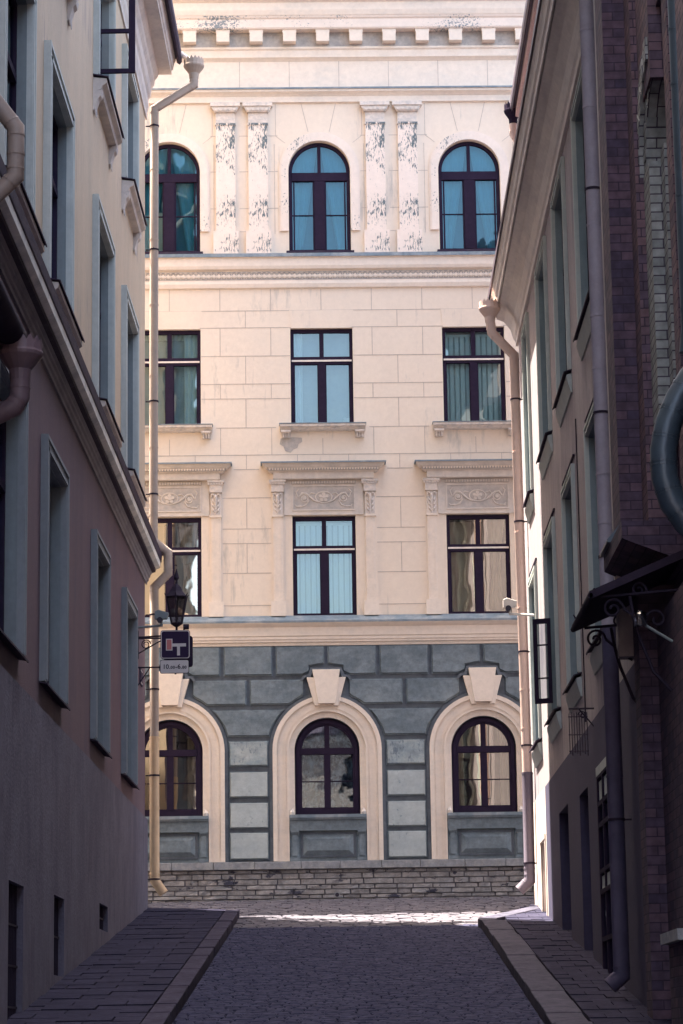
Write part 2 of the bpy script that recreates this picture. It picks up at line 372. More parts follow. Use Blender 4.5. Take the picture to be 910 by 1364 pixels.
def setts(mb, x0, x1, y0, y1, wx, wy, zfun, gap=.014, h=.03, jit=.25, skip=None, wob=.006):
    y = y0; row = 0
    while y < y1-.01:
        dy = wy*random.uniform(1-jit*.35, 1+jit*.35); y2 = min(y+dy, y1); x = x0-(random.uniform(0, wx) if row % 1 == 0 else 0); row += 1
        while x < x1:
            dx = wx*random.uniform(1-jit, 1+jit); a, b = max(x, x0)+gap/2, min(x+dx, x1)-gap/2; x += dx
            if b-a < .03: continue
            p, q = y+gap/2, y2-gap/2
            cx, cy = (a+b)/2, (p+q)/2
            if skip and skip(cx, cy): continue
            hh = random.uniform(-wob, wob); i = min(.018, (b-a)*.2, (q-p)*.2)
            tl = random.uniform(-wob, wob)*.6
            vs = [(a,p,zfun(p)-.03),(b,p,zfun(p)-.03),(b,q,zfun(q)-.03),(a,q,zfun(q)-.03)]
            e = .012
            vs += [(a+.002,p+.002,zfun(p)+hh-e),(b-.002,p+.002,zfun(p)+hh-e),(b-.002,q-.002,zfun(q)+hh-e),(a+.002,q-.002,zfun(q)+hh-e)]
            vs += [(a+i,p+i,zfun(p+i)+hh-tl),(b-i,p+i,zfun(p+i)+hh+tl),(b-i,q-i,zfun(q-i)+hh+tl),(a+i,q-i,zfun(q-i)+hh-tl)]
            fs = [(8,9,10,11)]
            for o in (0, 4):
                for k in range(4): fs.append((o+k, o+(k+1)%4, o+4+(k+1)%4, o+4+k))
            mb.add(vs, fs)
        y = y2
KL, KR = -2.12, 2.04           # kerb lines
YL_END, YR_END = 47.1, 43.6
mb = MB(); setts(mb, KL, KR, 14.0, 44.6, .19, .125, gz)
struct(mb.build('road', M['sett']))
def sk(cx, cy):
    if cx < KL and cy < YL_END+(-2.1-cx)*.75: return True
    if cx > KR and cy < 44.1+(cx-KR)*2.6: return True
    return False
mb = MB(); setts(mb, -14, 14, 44.6, 52.2, .26, .20, gz, gap=.022, wob=.012, skip=sk, jit=.3)
struct(mb.build('cross_street_paving', M['sett_pale']))
# pavements: slabs with joints, kerb stones
def slab_row(mb, x0, x1, y0, y1, yend, w, zo=.12):
    y = y0; r = 0
    while y < y1:
        n = max(1, round((x1-x0)/w)); off = (r % 2)*.5*w/1.0; r += 1
        xx = [x0]+[x0+off+k*w for k in range(0, n+1) if x0+.08 < x0+off+k*w < x1-.08]+[x1]
        for a, b in zip(xx, xx[1:]):
            ye = yend((a+b)/2)
            if y > ye-.05: continue
            q = min(y+.42, ye)-.006; p = y+.006; t = random.uniform(-.009, .009)
            vs = [(a+.006,p,gz(p)+zo-.08),(b-.006,p,gz(p)+zo-.08),(b-.006,q,gz(q)+zo-.08),(a+.006,q,gz(q)+zo-.08)]
            vs += [(v[0],v[1],v[2]+.08+t) for v in vs]
            mb.add(vs, [(4,5,6,7),(0,1,5,4),(1,2,6,5),(2,3,7,6),(3,0,4,7)])
        y += .42
mb = MB(); slab_row(mb, -3.95, KL-.26, 14, 49, lambda x: YL_END+(-2.1-x)*.75, .62, .125)
struct(mb.build('pavement', M['slab']))
mb = MB(); slab_row(mb, KR+.42, 3.6, 14, 48.8, lambda x: 44.2+(x-KR)*2.6, .40, .125)
struct(mb.build('pavement', M['slab']))
def kerb(mb, x0, x1, y0, y1, ln, zo):
    y = y0
    while y < y1-.05:
        q = min(y+ln*random.uniform(.85, 1.15), y1); t = random.uniform(-.012, .012); g = .008
        vs = [(x0,y+g,gz(y)-.1),(x1,y+g,gz(y)-.1),(x1,q-g,gz(q)-.1),(x0,q-g,gz(q)-.1)]
        vs += [(x0+t,y+g,gz(y)+zo+t),(x1+t,y+g,gz(y)+zo+t),(x1+t,q-g,gz(q)+zo+t),(x0+t,q-g,gz(q)+zo+t)]
        mb.add(vs, [(4,5,6,7),(0,1,5,4),(1,2,6,5),(2,3,7,6),(3,0,4,7)]); y = q
mb = MB(); kerb(mb, KL-.25, KL, 14, YL_END, .75, .13)
def kerb_seg(mb, P, wid, ln, zo):
    for (xa,ya),(xb,yb) in zip(P, P[1:]):
        d = Vector((xb-xa, yb-ya)); n = Vector((-d.y, d.x)).normalized()*wid; m = max(1, int(d.length/ln))
        for i in range(m):
            a = Vector((xa,ya))+d*(i/m+.004); b = Vector((xa,ya))+d*((i+1)/m-.004)
            q = [a, b, b+n, a+n]
            vs = [(v.x,v.y,gz(v.y)-.1) for v in q]+[(v.x,v.y,gz(v.y)+zo) for v in q]
            mb.add(vs, [(4,5,6,7),(0,1,5,4),(1,2,6,5),(2,3,7,6),(3,0,4,7)])
kerb_seg(mb, [(-3.9,48.3),(-2.6,47.5),(-2.13,47.1)], -.2, .6, .13)
struct(mb.build('kerb', M['kerb_dark'], bevel=.012))
mb = MB(); kerb(mb, KR, KR+.40, 14, YR_END, 1.15, .14)
kerb_seg(mb, [(2.04,43.6),(1.98,43.9),(2.02,44.2),(2.2,44.6),(3.3,47.5),(3.5,48.4)], -.3, .5, .14)
struct(mb.build('kerb', M['kerb'], bevel=.012))

# ================================================================== PALE BUILDING
FK = .024; FA = math.atan(FK)
C0, SP = -.567, 3.12
PB = empty('pale_building', (0, 52, gz(52)), FA, 'pale pink four storey building with arched ground floor closing the end of the street', 'building')
PO = (0, 0, gz(52))
cols = [C0+SP*k for k in (-2,-1,0,1,2)]
H = .64
upper_holes = [(c-H, c+H, 16.04, 18.45, True) for c in cols]+[(c-H, c+H, 12.38, 14.42, False) for c in cols]+[(c-H, c+H, 8.44, 10.49, False) for c in cols]
low_holes = [(c-H-.01, c+H+.01, 4.46, 6.37, True) for c in cols]
mb = MB(); wall_sheet(mb, -12, 11, 7.83, 21.9, upper_holes, .22)
mb.box(-12, -11.99, -9, -.001, 2.4, 21.9); mb.box(10.99, 11, -9, -.001, 2.4, 21.9); mb.box(-12, 11, -9, -8.9, 2.4, 21.9)
mb.build('wall', M['cream'], PB, PO)
mb = MB(); wall_sheet(mb, -12, 11, 3.4, 7.83, low_holes, .24)
mb.build('base_wall', M['base_groove'], PB, PO)
mb = MB(); mb.prof(-12.3, 11.3, [(.35,21.9),(.40,21.95),(-4.5,23.2),(-9.3,22),(-9.3,21.9)]); mb.build('roof', M['roof'], PB, PO)

# stucco joints
blk = []
for c in cols:
    blk += [(c-.85, c+.85, 15.9, 18.7), (c-H-.01, c+H+.01, 12.1, 14.43), (c-.95, c+.95, 12.1, 12.4),
            (c-1.3, c+1.3, 11.16, 11.6), (c-1.07, c+1.07, 8.4, 11.2)]
mb = MB()
for z in (14.80,14.44,13.84,13.25,12.94,12.33,11.76,11.46,10.87,10.23,9.93,9.32,8.66): hstrip(mb, -12, 11, z, .015, .004, blk)
Z = [15.28,14.80,14.44,13.84,13.25,12.94,12.33,11.76,11.46,10.87,10.23,9.93,9.32,8.66]
for i in range(len(Z)-1):
    for k in range(-12, 12):
        s = C0+1.04*k+(0 if i % 2 == 0 else .52)
        if i == 1 : s = C0+1.04*k+.52
        if Z[i] < 11.5 and abs(((s-C0+1.56) % SP)-1.56) < 1.1: continue
        if -11.9 < s < 10.9: vstrip(mb, s, Z[i+1], Z[i], .013, .004, blk)
for c in cols:                       # slanting joints of the flat window heads
    for sx in (-1, 1):
        mb.prism([(c+sx*.57-.006,14.45),(c+sx*.57+.006,14.45),(c+sx*.64+.006,14.8),(c+sx*.64-.006,14.8)], .001, .004)
        mb.prism([(c+sx*.22-.006,18.66),(c+sx*.22+.006,18.66),(c+sx*.36+.006,19.28),(c+sx*.36-.006,19.28)], .001, .004)
        mb.prism([(c+sx*.70,18.42),(c+sx*.70+sx*.012,18.42),(c+sx*.9,18.57),(c+sx*.9,18.585)], .001, .004)
        vstrip(mb, c+sx*.9, 18.58, 19.28, .01, .004, [])
        for z in (18.58, 17.8, 17.0): mb.box(min(c+sx*.86, c+sx*1.10), max(c+sx*.86, c+sx*1.10), .001, .004, z-.006, z+.006)
        vstrip(mb, c+sx*.93, 16.45, 18.4, .01, .004, [])
for k in range(-4, 4):
    for z in (18.58, 17.8, 17.0, 16.5): mb.box(C0+SP*k+1.46, C0+SP*k+1.66, .001, .004, z-.006, z+.006)
mb.build('stucco_joints', M['joint'], PB, PO)

# cornices and string courses
def mould(name, pr, m, s0=-12, s1=11): return MB().prof(s0, s1, pr).build(name, m, PB, PO)
mould('string_course', [(0,15.26),(.05,15.28),(.07,15.36),(.06,15.42),(.06,15.63),(.13,15.66),(.15,15.72),(.15,15.88),(.17,15.9),(.17,15.95),(0,16.0)], M['cream_trim'])
mould('flashing', [(.0,16.0),(.18,15.96),(.19,15.90),(.20,15.90),(.195,15.975),(0,16.02)], M['flash'])
mb = MB()                              # egg and dart row
for i in range(int(23/.104)):
    s = -12+.05+i*.104
    mb.disc(s+.03, 15.525, .036, .062, .088, 8); mb.ring(s+.03, 15.525, .040, .050, 15.60, .062, .082, 6, math.pi, 2*math.pi)
    mb.box(s+.078, s+.088, .062, .085, 15.46, 15.6)
mb.build('egg_and_dart_row', M['cream_trim'], PB, PO)
mould('egg_and_dart_ground', [(.055,15.44),(.064,15.44),(.064,15.62),(.055,15.62)], M['recess'])  # dark strip standing in for shade behind the row
mould('architrave', [(0,19.28),(.06,19.30),(.06,19.42),(.10,19.46),(.16,19.50),(.17,19.56),(0,19.60)], M['cream_trim'])
mould('flashing', [(0,19.60),(.18,19.565),(.18,19.545),(.19,19.545),(.19,19.58),(0,19.62)], M['flash'])
mb = MB()
for k in range(-12, 12): vstrip(mb, C0+1.04*k+.44, 19.62, 20.24, .012, .034, [])
mb.build('stucco_joints', M['joint'], PB, PO)
mould('frieze', [(0,19.62),(.03,19.62),(.03,20.20),(.07,20.24),(.11,20.27),(.11,20.42),(.14,20.45),(.14,20.49),(0,20.49)], M['cream_trim'])
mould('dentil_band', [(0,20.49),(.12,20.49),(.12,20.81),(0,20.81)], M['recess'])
mb = MB()
for i in range(34):
    s = -2.68+.6955*(i-14)
    if -11.9 < s < 10.6:
        mb = MB().prism([(s,20.55),(s+.27,20.55),(s+.27,20.75),(s+.282,20.755),(s+.282,20.809),(s-.012,20.809),(s-.012,20.755),(s,20.75)], .11, .31)
        mb.build('dentil', M['cream_trim'], PB, PO)
mb = MB(); mb.prof(-12, 11, [(0,20.81),(.33,20.81),(.35,20.84),(.35,21.02),(.38,21.05),(.39,21.09),(0,21.09)])
mb.build('main_cornice', M['peel_light'], PB, PO)
mould('cornice_top', [(0,21.09),(.40,21.09),(.42,21.16),(.43,21.20),(.43,21.36),(.52,21.42),(.62,21.55),(.66,21.66),(.66,21.82),(0,21.86)], M['cream_trim'])
mould('cornice_flashing', [(0,21.86),(.665,21.825),(.665,21.79),(.675,21.79),(.675,21.84),(0,21.885)], M['flash'])
mould('belt_cornice', [(0,7.83),(.04,7.83),(.05,7.88),(.09,7.90),(.09,7.93),(.11,7.95),(.11,8.0),(.13,8.02),(.13,8.19),(.19,8.23),(.22,8.26),(.22,8.30),(0,8.42)], M['cream_trim'])
mould('flashing', [(0,8.42),(.215,8.305),(.215,8.27),(.235,8.27),(.235,8.31),(0,8.445)], M['flash'])

# windows ------------------------------------------------------------
def part(mb, name, m, parent, **k): return mb.build(name, m, parent, **k)
def arch_poly(r, z0, cz, n=24):
    return [(r, z0)]+[(r*math.cos(math.pi*i/n), cz+r*math.sin(math.pi*i/n)) for i in range(n+1)]+[(-r, z0)]
def make_window(kind, loc, glass, curt, cm, idx=0):
    """local origin: middle of the sill"""
    f = MB(); w = H-.005; D0, D1 = -.15, -.08
    if kind == 'top':
        h = 2.41; cz = h-H; tr0, tr1 = 1.57, 1.75
        f.ring(0, cz, w-.07, w, 0.0, D0, D1)
        f.box(-w+.07, w-.07, D0, D1, .0, .085); f.box(-w+.06, w-.06, D0, D1+.02, tr0, tr1)
        f.box(-.11, .11, D0, D1+.015, .08, tr0); f.box(-.035, .035, D0, D1, tr1, h-.05)
        for a, b in ((-w+.065,-.11),(.11,w-.065)): f.box(a, b, D0+.02, D1-.01, .82, .84)
        for a in (-.11, w-.09): f.box(a-.03, a, D0, D1-.01, .08, tr0)
        for a in (.11, -w+.09): f.box(a, a+.03, D0, D1-.01, .08, tr0)
    elif kind in ('mid', 'low'):
        h = 2.04; tr0, tr1 = (1.29, 1.45) if kind == 'mid' else (1.29, 1.44)
        f.box(-w, -w+.065, D0, D1, 0, h); f.box(w-.065, w, D0, D1, 0, h); f.box(-w+.065, w-.065, D0, D1, 0, .06); f.box(-w+.065, w-.065, D0, D1, h-.08, h)
        f.box(-w+.06, w-.06, D0, D1+.012, tr0, tr1); f.box(-.075, .075, D0, D1+.008, .05, tr0); f.box(-.045, .045, D0, D1, tr1, h-.05)
        for a, b in ((-w+.065,-.075),(.075,w-.065)):
            f.box(a, a+.018, D0, D1-.015, .06, tr0); f.box(b-.018, b, D0, D1-.015, .06, tr0)
    else:
        h = 1.90; cz = h-H; tr0, tr1 = 1.19, 1.32
        f.ring(0, cz, w-.13, w, 0, D0, D1); f.ring(0, cz, w-.09, w-.03, 0, D1, D1+.02)
        f.box(-w+.12, w-.12, D0, D1, 0, .14); f.box(-w+.1, w-.1, D0, D1+.02, tr0, tr1); f.box(-.065, .065, D0, D1+.012, .12, tr0)
        f.box(-.05, .05, D0, D1, tr1, h-.1)
        for a, b in ((-w+.13,-.065),(.065,w-.13)): f.box(a, b, D0+.02, D1-.01, .645, .665)
    win = part(f, 'window', M['frame'], PB, bevel=.004)
    win.location = Vector(loc)-Vector((0,0,PO[2]))
    if kind in ('mid', 'low'):
        g = MB(); g.box(-w+.02, w-.02, D1+.012, D1+.03, tr0+.055, tr0+.09); part(g, 'rain_strip', M['white'], win)
    # pane
    g = MB(); d = -.12
    if kind in ('top', 'ground'):
        P = arch_poly(w-.03, .03, h-H); g.sheet([(p[0], d, p[1]) for p in P], [tuple(range(len(P)))])
    else: g.sheet([(-w+.02,d,.02),(w-.02,d,.02),(w-.02,d,h-.02),(-w+.02,d,h-.02)], [(0,1,2,3)])
    part(g, 'pane', glass, win)
    # dark room behind, open to the window
    g = MB(); a, t, bk = w+.15, h+.1, -1.3
    g.sheet([(-a,-.22,-.1),(a,-.22,-.1),(a,-.22,t),(-a,-.22,t),(-a,bk,-.1),(a,bk,-.1),(a,bk,t),(-a,bk,t)], [(4,5,6,7),(0,1,5,4),(1,2,6,5),(2,3,7,6),(3,0,4,7)])
    part(g, 'room', M['room'], win)
    c = MB(); W = w-.02
    if curt == 'full': curtain(c, -W, W, .02, h-(.12 if kind in ('mid','low') else .03), -.26)
    elif curt == 'striped':
        nb = int(2*W/.105)
        for q in range(nb): x = -W+.02+q*2*W/nb; c.box(x, x+.082, -.262, -.255, .03, h-.15)
        c.box(-W, W, -.27, -.25, h-.15, h-.10); part(c, 'vertical_blind', M['blind'], win); c = MB()
        c.sheet([(-W,-.33,.02),(W,-.33,.02),(W,-.33,h-.03),(-W,-.33,h-.03)], [(0,1,2,3)]); part(c, 'net_curtain', M['net_pale'], win); c = MB()
    elif curt == 'sides': curtain(c, -W, -W+.22, .02, h-.05, -.26, .1); part(c, 'curtain', cm, win, smooth=True); c = MB(); curtain(c, W-.28, W, .02, h-.05, -.26, .1)
    elif curt == 'right': curtain(c, W-.32, W, .02, h-.05, -.26, .1); curtain(c, -W, W, h-.16, h-.02, -.30, .1)
    elif curt == 'left': curtain(c, -W, -W+.22, .02, h-.05, -.26, .1); curtain(c, W-.18, W, .02, .2, -.26, .1)
    elif curt == 'swag':
        for sx in (-1, 1):
            pts = []; n = 40
            for i in range(n+1):
                v = i/n; z = .02+(h-.05)*v; edge = .03+(W-.05)*(abs(v-.0)**.0)*0
                inner = sx*(.04+.34*(1-v)**1.1)
                for j in range(13):
                    u = j/12; x = sx*W*(1-u)+inner*u; pts.append((x, -.26+.02*math.sin(u*22+v*2)*(1-.3*v), z))
            c.sheet(pts, [(i*13+j, i*13+j+1, (i+1)*13+j+1, (i+1)*13+j) for i in range(n) for j in range(12)]); part(c, 'curtain', cm, win, smooth=True); c = MB()
    elif curt == 'tied':
        n = 40; pts = []
        for i in range(n+1):
            v = i/n; z = .04+(h-.1)*v; half = .09+.13*abs(v-.45)**1.4*2
            for j in range(11):
                u = j/10; pts.append((.36-half+2*half*u, -.26+.02*math.sin(u*18), z))
        c.sheet(pts, [(i*11+j, i*11+j+1, (i+1)*11+j+1, (i+1)*11+j) for i in range(n) for j in range(10)])
        curtain(c, -W, -.12, .02, h-.1, -.27, .22, .012)
    elif curt == 'reflection_sheet':  # added sheet, its mottled colour stands in for a reflection in the glass
        n = 26; pts = []
        for i in range(n+1):
            for j in range(n+1):
                x = -W+2*W*j/n; z = .02+(h-.1)*i/n
                pts.append((x, -.30+.07*math.sin(7*x+4*z)+.04*math.sin(13*z-6*x), z))
        c.sheet(pts, [(i*(n+1)+j, i*(n+1)+j+1, (i+1)*(n+1)+j+1, (i+1)*(n+1)+j) for i in range(n) for j in range(n)])
    if c.v: part(c, 'curtain', cm, win, smooth=True)
    if curt in ('swag', 'right', 'left'):
        c = MB(); curtain(c, -W, W, .02, h-.03, -.34, .3, .01); part(c, 'net_curtain', M['net'], win, smooth=True)
    return win
specs = {  # per column, left to right
 'top': [('swag','curtain')]*5,
 'mid': [('right','curtain'),('right','curtain'),('left','curtain'),('striped','curtain'),('full','curtain')],
 'low': [('full','curtain'),('tied','curtain_warm'),('striped','curtain'),('tied','curtain_warm'),('full','curtain')],
 'ground': [('full','curtain_warm'),('sides','curtain_warm'),('reflection_sheet','reflection_print'),('sides','curtain_warm'),('full','curtain_warm')]}
zs = {'top': 16.04, 'mid': 12.38, 'low': 8.44, 'ground': 4.46}
gl = {'top': lambda i: M['glass_teal'], 'mid': lambda i: M['glass_blue'], 'low': lambda i: M['glass_blue'] if i == 2 else M['glass_clear'],
      'ground': lambda i: M['glass_dark'] if i == 2 else M['glass_clear']}
for kind in specs:
    for i, c in enumerate(cols):
        cu, cm = specs[kind][i]
        make_window(kind, (c, 0, zs[kind]), gl[kind](i), cu, M[cm])

# window dressings ----------------------------------------------------
def rep(build):
    """build the part for the first column, copy it to the others"""
    o = build(); out = [o]
    for k in range(1, 5): out.append(copy_tree(o, PB, (SP*k, 0, 0)))
    return out
c = cols[0]
def at0(mb, name, m, **k):
    o = mb.build(name, m, PB, (c, 0, PO[2]), **k); o.location = (c, 0, 0); return o
# top row: peeled arch surrounds, sills
rep(lambda: at0(MB().ring(c, 17.81, H+.005, .80, 16.5, 0, .05).ring(c, 17.81, .80, .835, 16.5, 0, .03), 'arch_surround', M['peel_arch']))
rep(lambda: at0(MB().box(c-.70, c+.70, 0, .13, 16.0, 16.045), 'sill', M['sillmetal']))
# pilasters, pairs between the windows
def pil(): 
    m = MB(); s = c+SP-1.945
    m.box(s-.20, s+.20, 0, .07, 16.5, 18.80); m.box(s-.26, s+.26, 0, .10, 15.98, 16.49); m.box(s-.215, s+.215, 0, .085, 18.80, 18.84)
    o = at0(m, 'pilaster', M['peel'])
    k = MB(); k.box(s-.20, s+.20, 0, .075, 18.845, 19.07); k.prism([(s-.22,19.07),(s+.22,19.07),(s+.29,19.19),(s-.29,19.19)], 0, .13); k.box(s-.31, s+.31, 0, .16, 19.19, 19.275)
    for i in range(5): k.disc(s-.19+.095*i, 19.12, .034, .13, .155, 8); k.box(s-.15+.095*i, s-.137+.095*i, .13, .15, 19.08, 19.18)
    kk = k.build('capital', M['relief'], o, (c, 0, PO[2])); return o
ps = rep(pil)
for p in ps: copy_tree(p, PB, (.675, 0, 0))
copy_tree(ps[0], PB, (-SP, 0, 0)); copy_tree(ps[0], PB, (-SP+.675, 0, 0))
# middle row sills on brackets
def sill2():
    m = MB(); m.prof(c-.87, c+.87, [(0,12.24),(.12,12.25),(.16,12.29),(.22,12.31),(.22,12.355),(0,12.375)])
    o = at0(m, 'sill', M['relief'])
    f = MB(); f.box(c-.885, c+.885, .0, .235, 12.358, 12.374); f.build('flashing', M['flash'], o, (c,0,PO[2]))
    for sx in (-1, 1):
        b = MB(); x = c+sx*.75; b.prof(x-.09, x+.09, [(0,12.10),(.05,12.10),(.09,12.16),(.16,12.19),(.17,12.24),(0,12.24)]); b.box(x-.10, x+.10, .0, .185, 12.2, 12.235)
        for q in (-.05, 0, .05): b.box(x+q-.008, x+q+.008, .05, .15, 12.09, 12.2)
        b.build('bracket', M['relief'], o, (c,0,PO[2]))
    return o
rep(sill2)
mb = MB(); cc = C0
mb.prism([(cc-.86,12.10),(cc-.88,11.98),(cc-.80,11.93),(cc-.77,11.84),(cc-.66,11.80),(cc-.60,11.87),(cc-.52,11.90),(cc-.50,11.98),(cc-.42,12.03),(cc-.43,12.11),(cc-.60,12.12)], .0045, .008)
mb.build('plaster_repair_patch', M['relief_ground'], PB, PO)
rep(lambda: at0(MB().prism([(c-.62,14.42),(c+.62,14.42),(c+.66,14.80),(c-.66,14.80)], 0, .012), 'flat_arch', M['cream']))
# lower row: pediment, consoles, relief panel, pilasters
def ped():
    m = MB()
    m.prof(c-1.02, c+1.02, [(0,11.22),(.16,11.22),(.17,11.24),(.17,11.36),(0,11.36)])
    # flared upper moulding with splayed ends
    for (z0,h0,d0),(z1,h1,d1) in (((11.36,1.05,.19),(11.40,1.12,.24)), ((11.40,1.12,.24),(11.44,1.12,.25)), ((11.44,1.15,.27),(11.53,1.24,.33))):
        m.add([(c-h0,0,z0),(c+h0,0,z0),(c+h0,-d0,z0),(c-h0,-d0,z0),(c-h1,0,z1),(c+h1,0,z1),(c+h1,-d1,z1),(c-h1,-d1,z1)],
              [(0,1,2,3),(7,6,5,4),(0,4,5,1),(1,5,6,2),(2,6,7,3),(3,7,4,0)])
    o = at0(m, 'pediment', M['aged'])
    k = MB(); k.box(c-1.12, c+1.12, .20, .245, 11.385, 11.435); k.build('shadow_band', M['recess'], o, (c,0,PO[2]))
    k = MB()
    for i in range(40): x = c-1.10+i*.056; k.box(x, x+.032, .24, .272, 11.392, 11.432)
    k.build('pediment_dentils', M['cream_trim'], o, (c,0,PO[2]))
    f = MB(); f.prof(c-1.27, c+1.27, [(0,11.53),(.35,11.53),(.35,11.515),(.36,11.515),(.36,11.545),(0,11.58)]); f.build('flashing', M['flash'], o, (c,0,PO[2])); return o
rep(ped)
def spiral(cx, cz, r, turns, sx, a0, rt):
    n = int(turns*18); return [(cx+sx*r*(1-i/n*.85)*math.cos(a0+i/n*turns*2*math.pi), rt, cz+r*(1-i/n*.85)*math.sin(a0+i/n*turns*2*math.pi)) for i in range(n+1)]
def panel():
    m = MB(); m.box(c-.80, c+.80, 0, .035, 10.5, 11.22)
    m.box(c-.64, c+.64, .035, .055, 10.585, 10.61); m.box(c-.64, c+.64, .035, .055, 11.085, 11.11); m.box(c-.64, c-.615, .035, .055, 10.61, 11.085); m.box(c+.615, c+.64, .035, .055, 10.61, 11.085)
    m.box(c-.66, c+.66, .035, .05, 11.13, 11.20)
    for i in range(24): x = c-.64+i*.054; m.box(x, x+.034, .05, .085, 11.145, 11.195)
    o = at0(m, 'window_head', M['aged'])
    s = MB()
    s.tube([(c+.17*math.cos(t), .04, 10.86+.115*math.sin(t)) for t in [2*math.pi*i/20 for i in range(21)]], .014, 6)
    s.disc(c, 10.86, .035, .03, .08, 10)
    for k in range(5):
        a = math.pi/2+k*2*math.pi/5; s.disc(c+.065*math.cos(a), 10.86+.065*math.sin(a), .036, .03, .065, 8)
    for sx in (-1, 1):
        s.tube(spiral(c+sx*.40, 10.84, .10, 1.9, sx, math.pi*.1, .045), .014, 6)
        s.disc(c+sx*.40, 10.84, .035, .03, .07, 8)
        s.tube([(c+sx*.50,.045,10.86),(c+sx*.44,.05,10.945),(c+sx*.36,.05,10.94),(c+sx*.27,.05,10.86),(c+sx*.2,.05,10.80),(c+sx*.1,.045,10.75)], [.014,.02,.018,.024,.018,.01], 6)
        s.tube([(c+sx*.30,.045,10.80),(c+sx*.36,.045,10.70),(c+sx*.48,.045,10.66)], [.016,.013,.005], 6)
        s.tube([(c+sx*.16,.045,10.93),(c+sx*.25,.045,10.95),(c+sx*.30,.045,10.90)], [.008,.016,.008], 6)
        s.tube([(c+sx*.52,.045,10.86),(c+sx*.56,.045,10.97),(c+sx*.50,.045,11.04)], [.012,.014,.005], 6)
        s.tube([(c+sx*.45,.04,10.68),(c+sx*.55,.04,10.67),(c+sx*.585,.04,10.72)], [.012,.016,.005], 6)
    s.build('relief_scrolls', M['aged'], o, (c,0,PO[2]), smooth=True)
    bg_ = MB(); bg_.box(c-.612, c+.612, .0355, .038, 10.612, 11.083); bg_.box(c-.655, c+.655, .0505, .053, 11.135, 11.198); bg_.build('relief_ground', M['relief_ground'], o, (c,0,PO[2])); return o
rep(panel)
def console(sx):
    x = c+sx*.935; m = MB()
    m.box(x-.095, x+.095, 0, .06, 8.73, 10.5); m.box(x-.055, x-.045, .06, .07, 8.8, 10.42); m.box(x+.045, x+.055, .06, .07, 8.8, 10.42)
    m.box(x-.15, x+.15, 0, .085, 8.43, 8.73); m.box(x-.115, x+.115, 0, .09, 10.46, 10.5)
    o = at0(m, 'window_pilaster', M['cream_trim'])
    k = MB(); k.box(x-.125, x+.125, 0, .12, 10.97, 11.17); k.box(x-.17, x+.17, 0, .15, 11.17, 11.215)
    for i in range(6): k.box(x-.16+i*.055, x-.13+i*.055, .12, .155, 11.12, 11.165)
    k.box(x-.10, x+.10, .0, .08, 10.5, 10.965)
    k.tube([(x,.09,10.52),(x,.10,10.7),(x,.12,10.86),(x,.10,10.92)], [.012,.02,.03,.02], 6)
    for q in (-1, 1):
        for zz in (10.55, 10.64, 10.73): k.tube([(x,.085,zz),(x+q*.045,.10,zz+.05),(x+q*.075,.085,zz+.11)], [.012,.022,.006], 6)
        k.tube([(x,.09,10.86),(x+q*.05,.12,10.93),(x+q*.09,.10,10.92),(x+q*.08,.1,10.88)], .015, 6)
    k.build('acanthus_console', M['relief'], o, (c,0,PO[2]), smooth=False); return o
rep(lambda: console(-1)); rep(lambda: console(1))
# ground floor: white arches, keystones, sills, aprons
CZ = 5.73
def archs():
    m = MB(); m.ring(c, CZ, .648, .765, 4.44, -.1, .012); m.ring(c, CZ, .765, 1.08, 3.54, 0, .06)
    m.ring(c, CZ, .765, .80, 3.54, .06, .085); m.ring(c, CZ, .835, .855, 3.54, .06, .075); m.ring(c, CZ, 1.0, 1.085, 3.54, .06, .10); m.ring(c, CZ, .965, .98, 3.54, .06, .075)
    return at0(m, 'arch_surround', M['cream_trim'])
rep(archs)
def keys():
    m = MB(); m.prism([(c-.17,6.64),(c+.17,6.64),(c+.275,7.32),(c-.275,7.32)], 0, .21)
    for sx in (-1, 1):
        P = [(c+sx*.13,6.60),(c+sx*.235,6.60),(c+sx*.39,7.17),(c+sx*.24,7.17)]
        m.prism(P if sx > 0 else P[::-1], 0, .15)
        P = [(c+sx*.125,6.62),(c+sx*.14,6.62),(c+sx*.245,7.28),(c+sx*.23,7.28)]
    return at0(m, 'keystone', M['cream_trim'], bevel=.008)
rep(keys)
rep(lambda: at0(MB().prism([(c-.31,7.18),(c-.42,7.18),(c-.47,7.12),(c-.52,7.12),(c-.46,7.22),(c-.36,7.24),(c-.31,7.37),(c+.31,7.37),(c+.36,7.24),(c+.46,7.22),(c+.52,7.12),(c+.47,7.12),(c+.42,7.18),(c+.31,7.18),(c+.27,7.325),(c-.27,7.325)], 0, .10), 'keystone_hood', M['base_groove']))
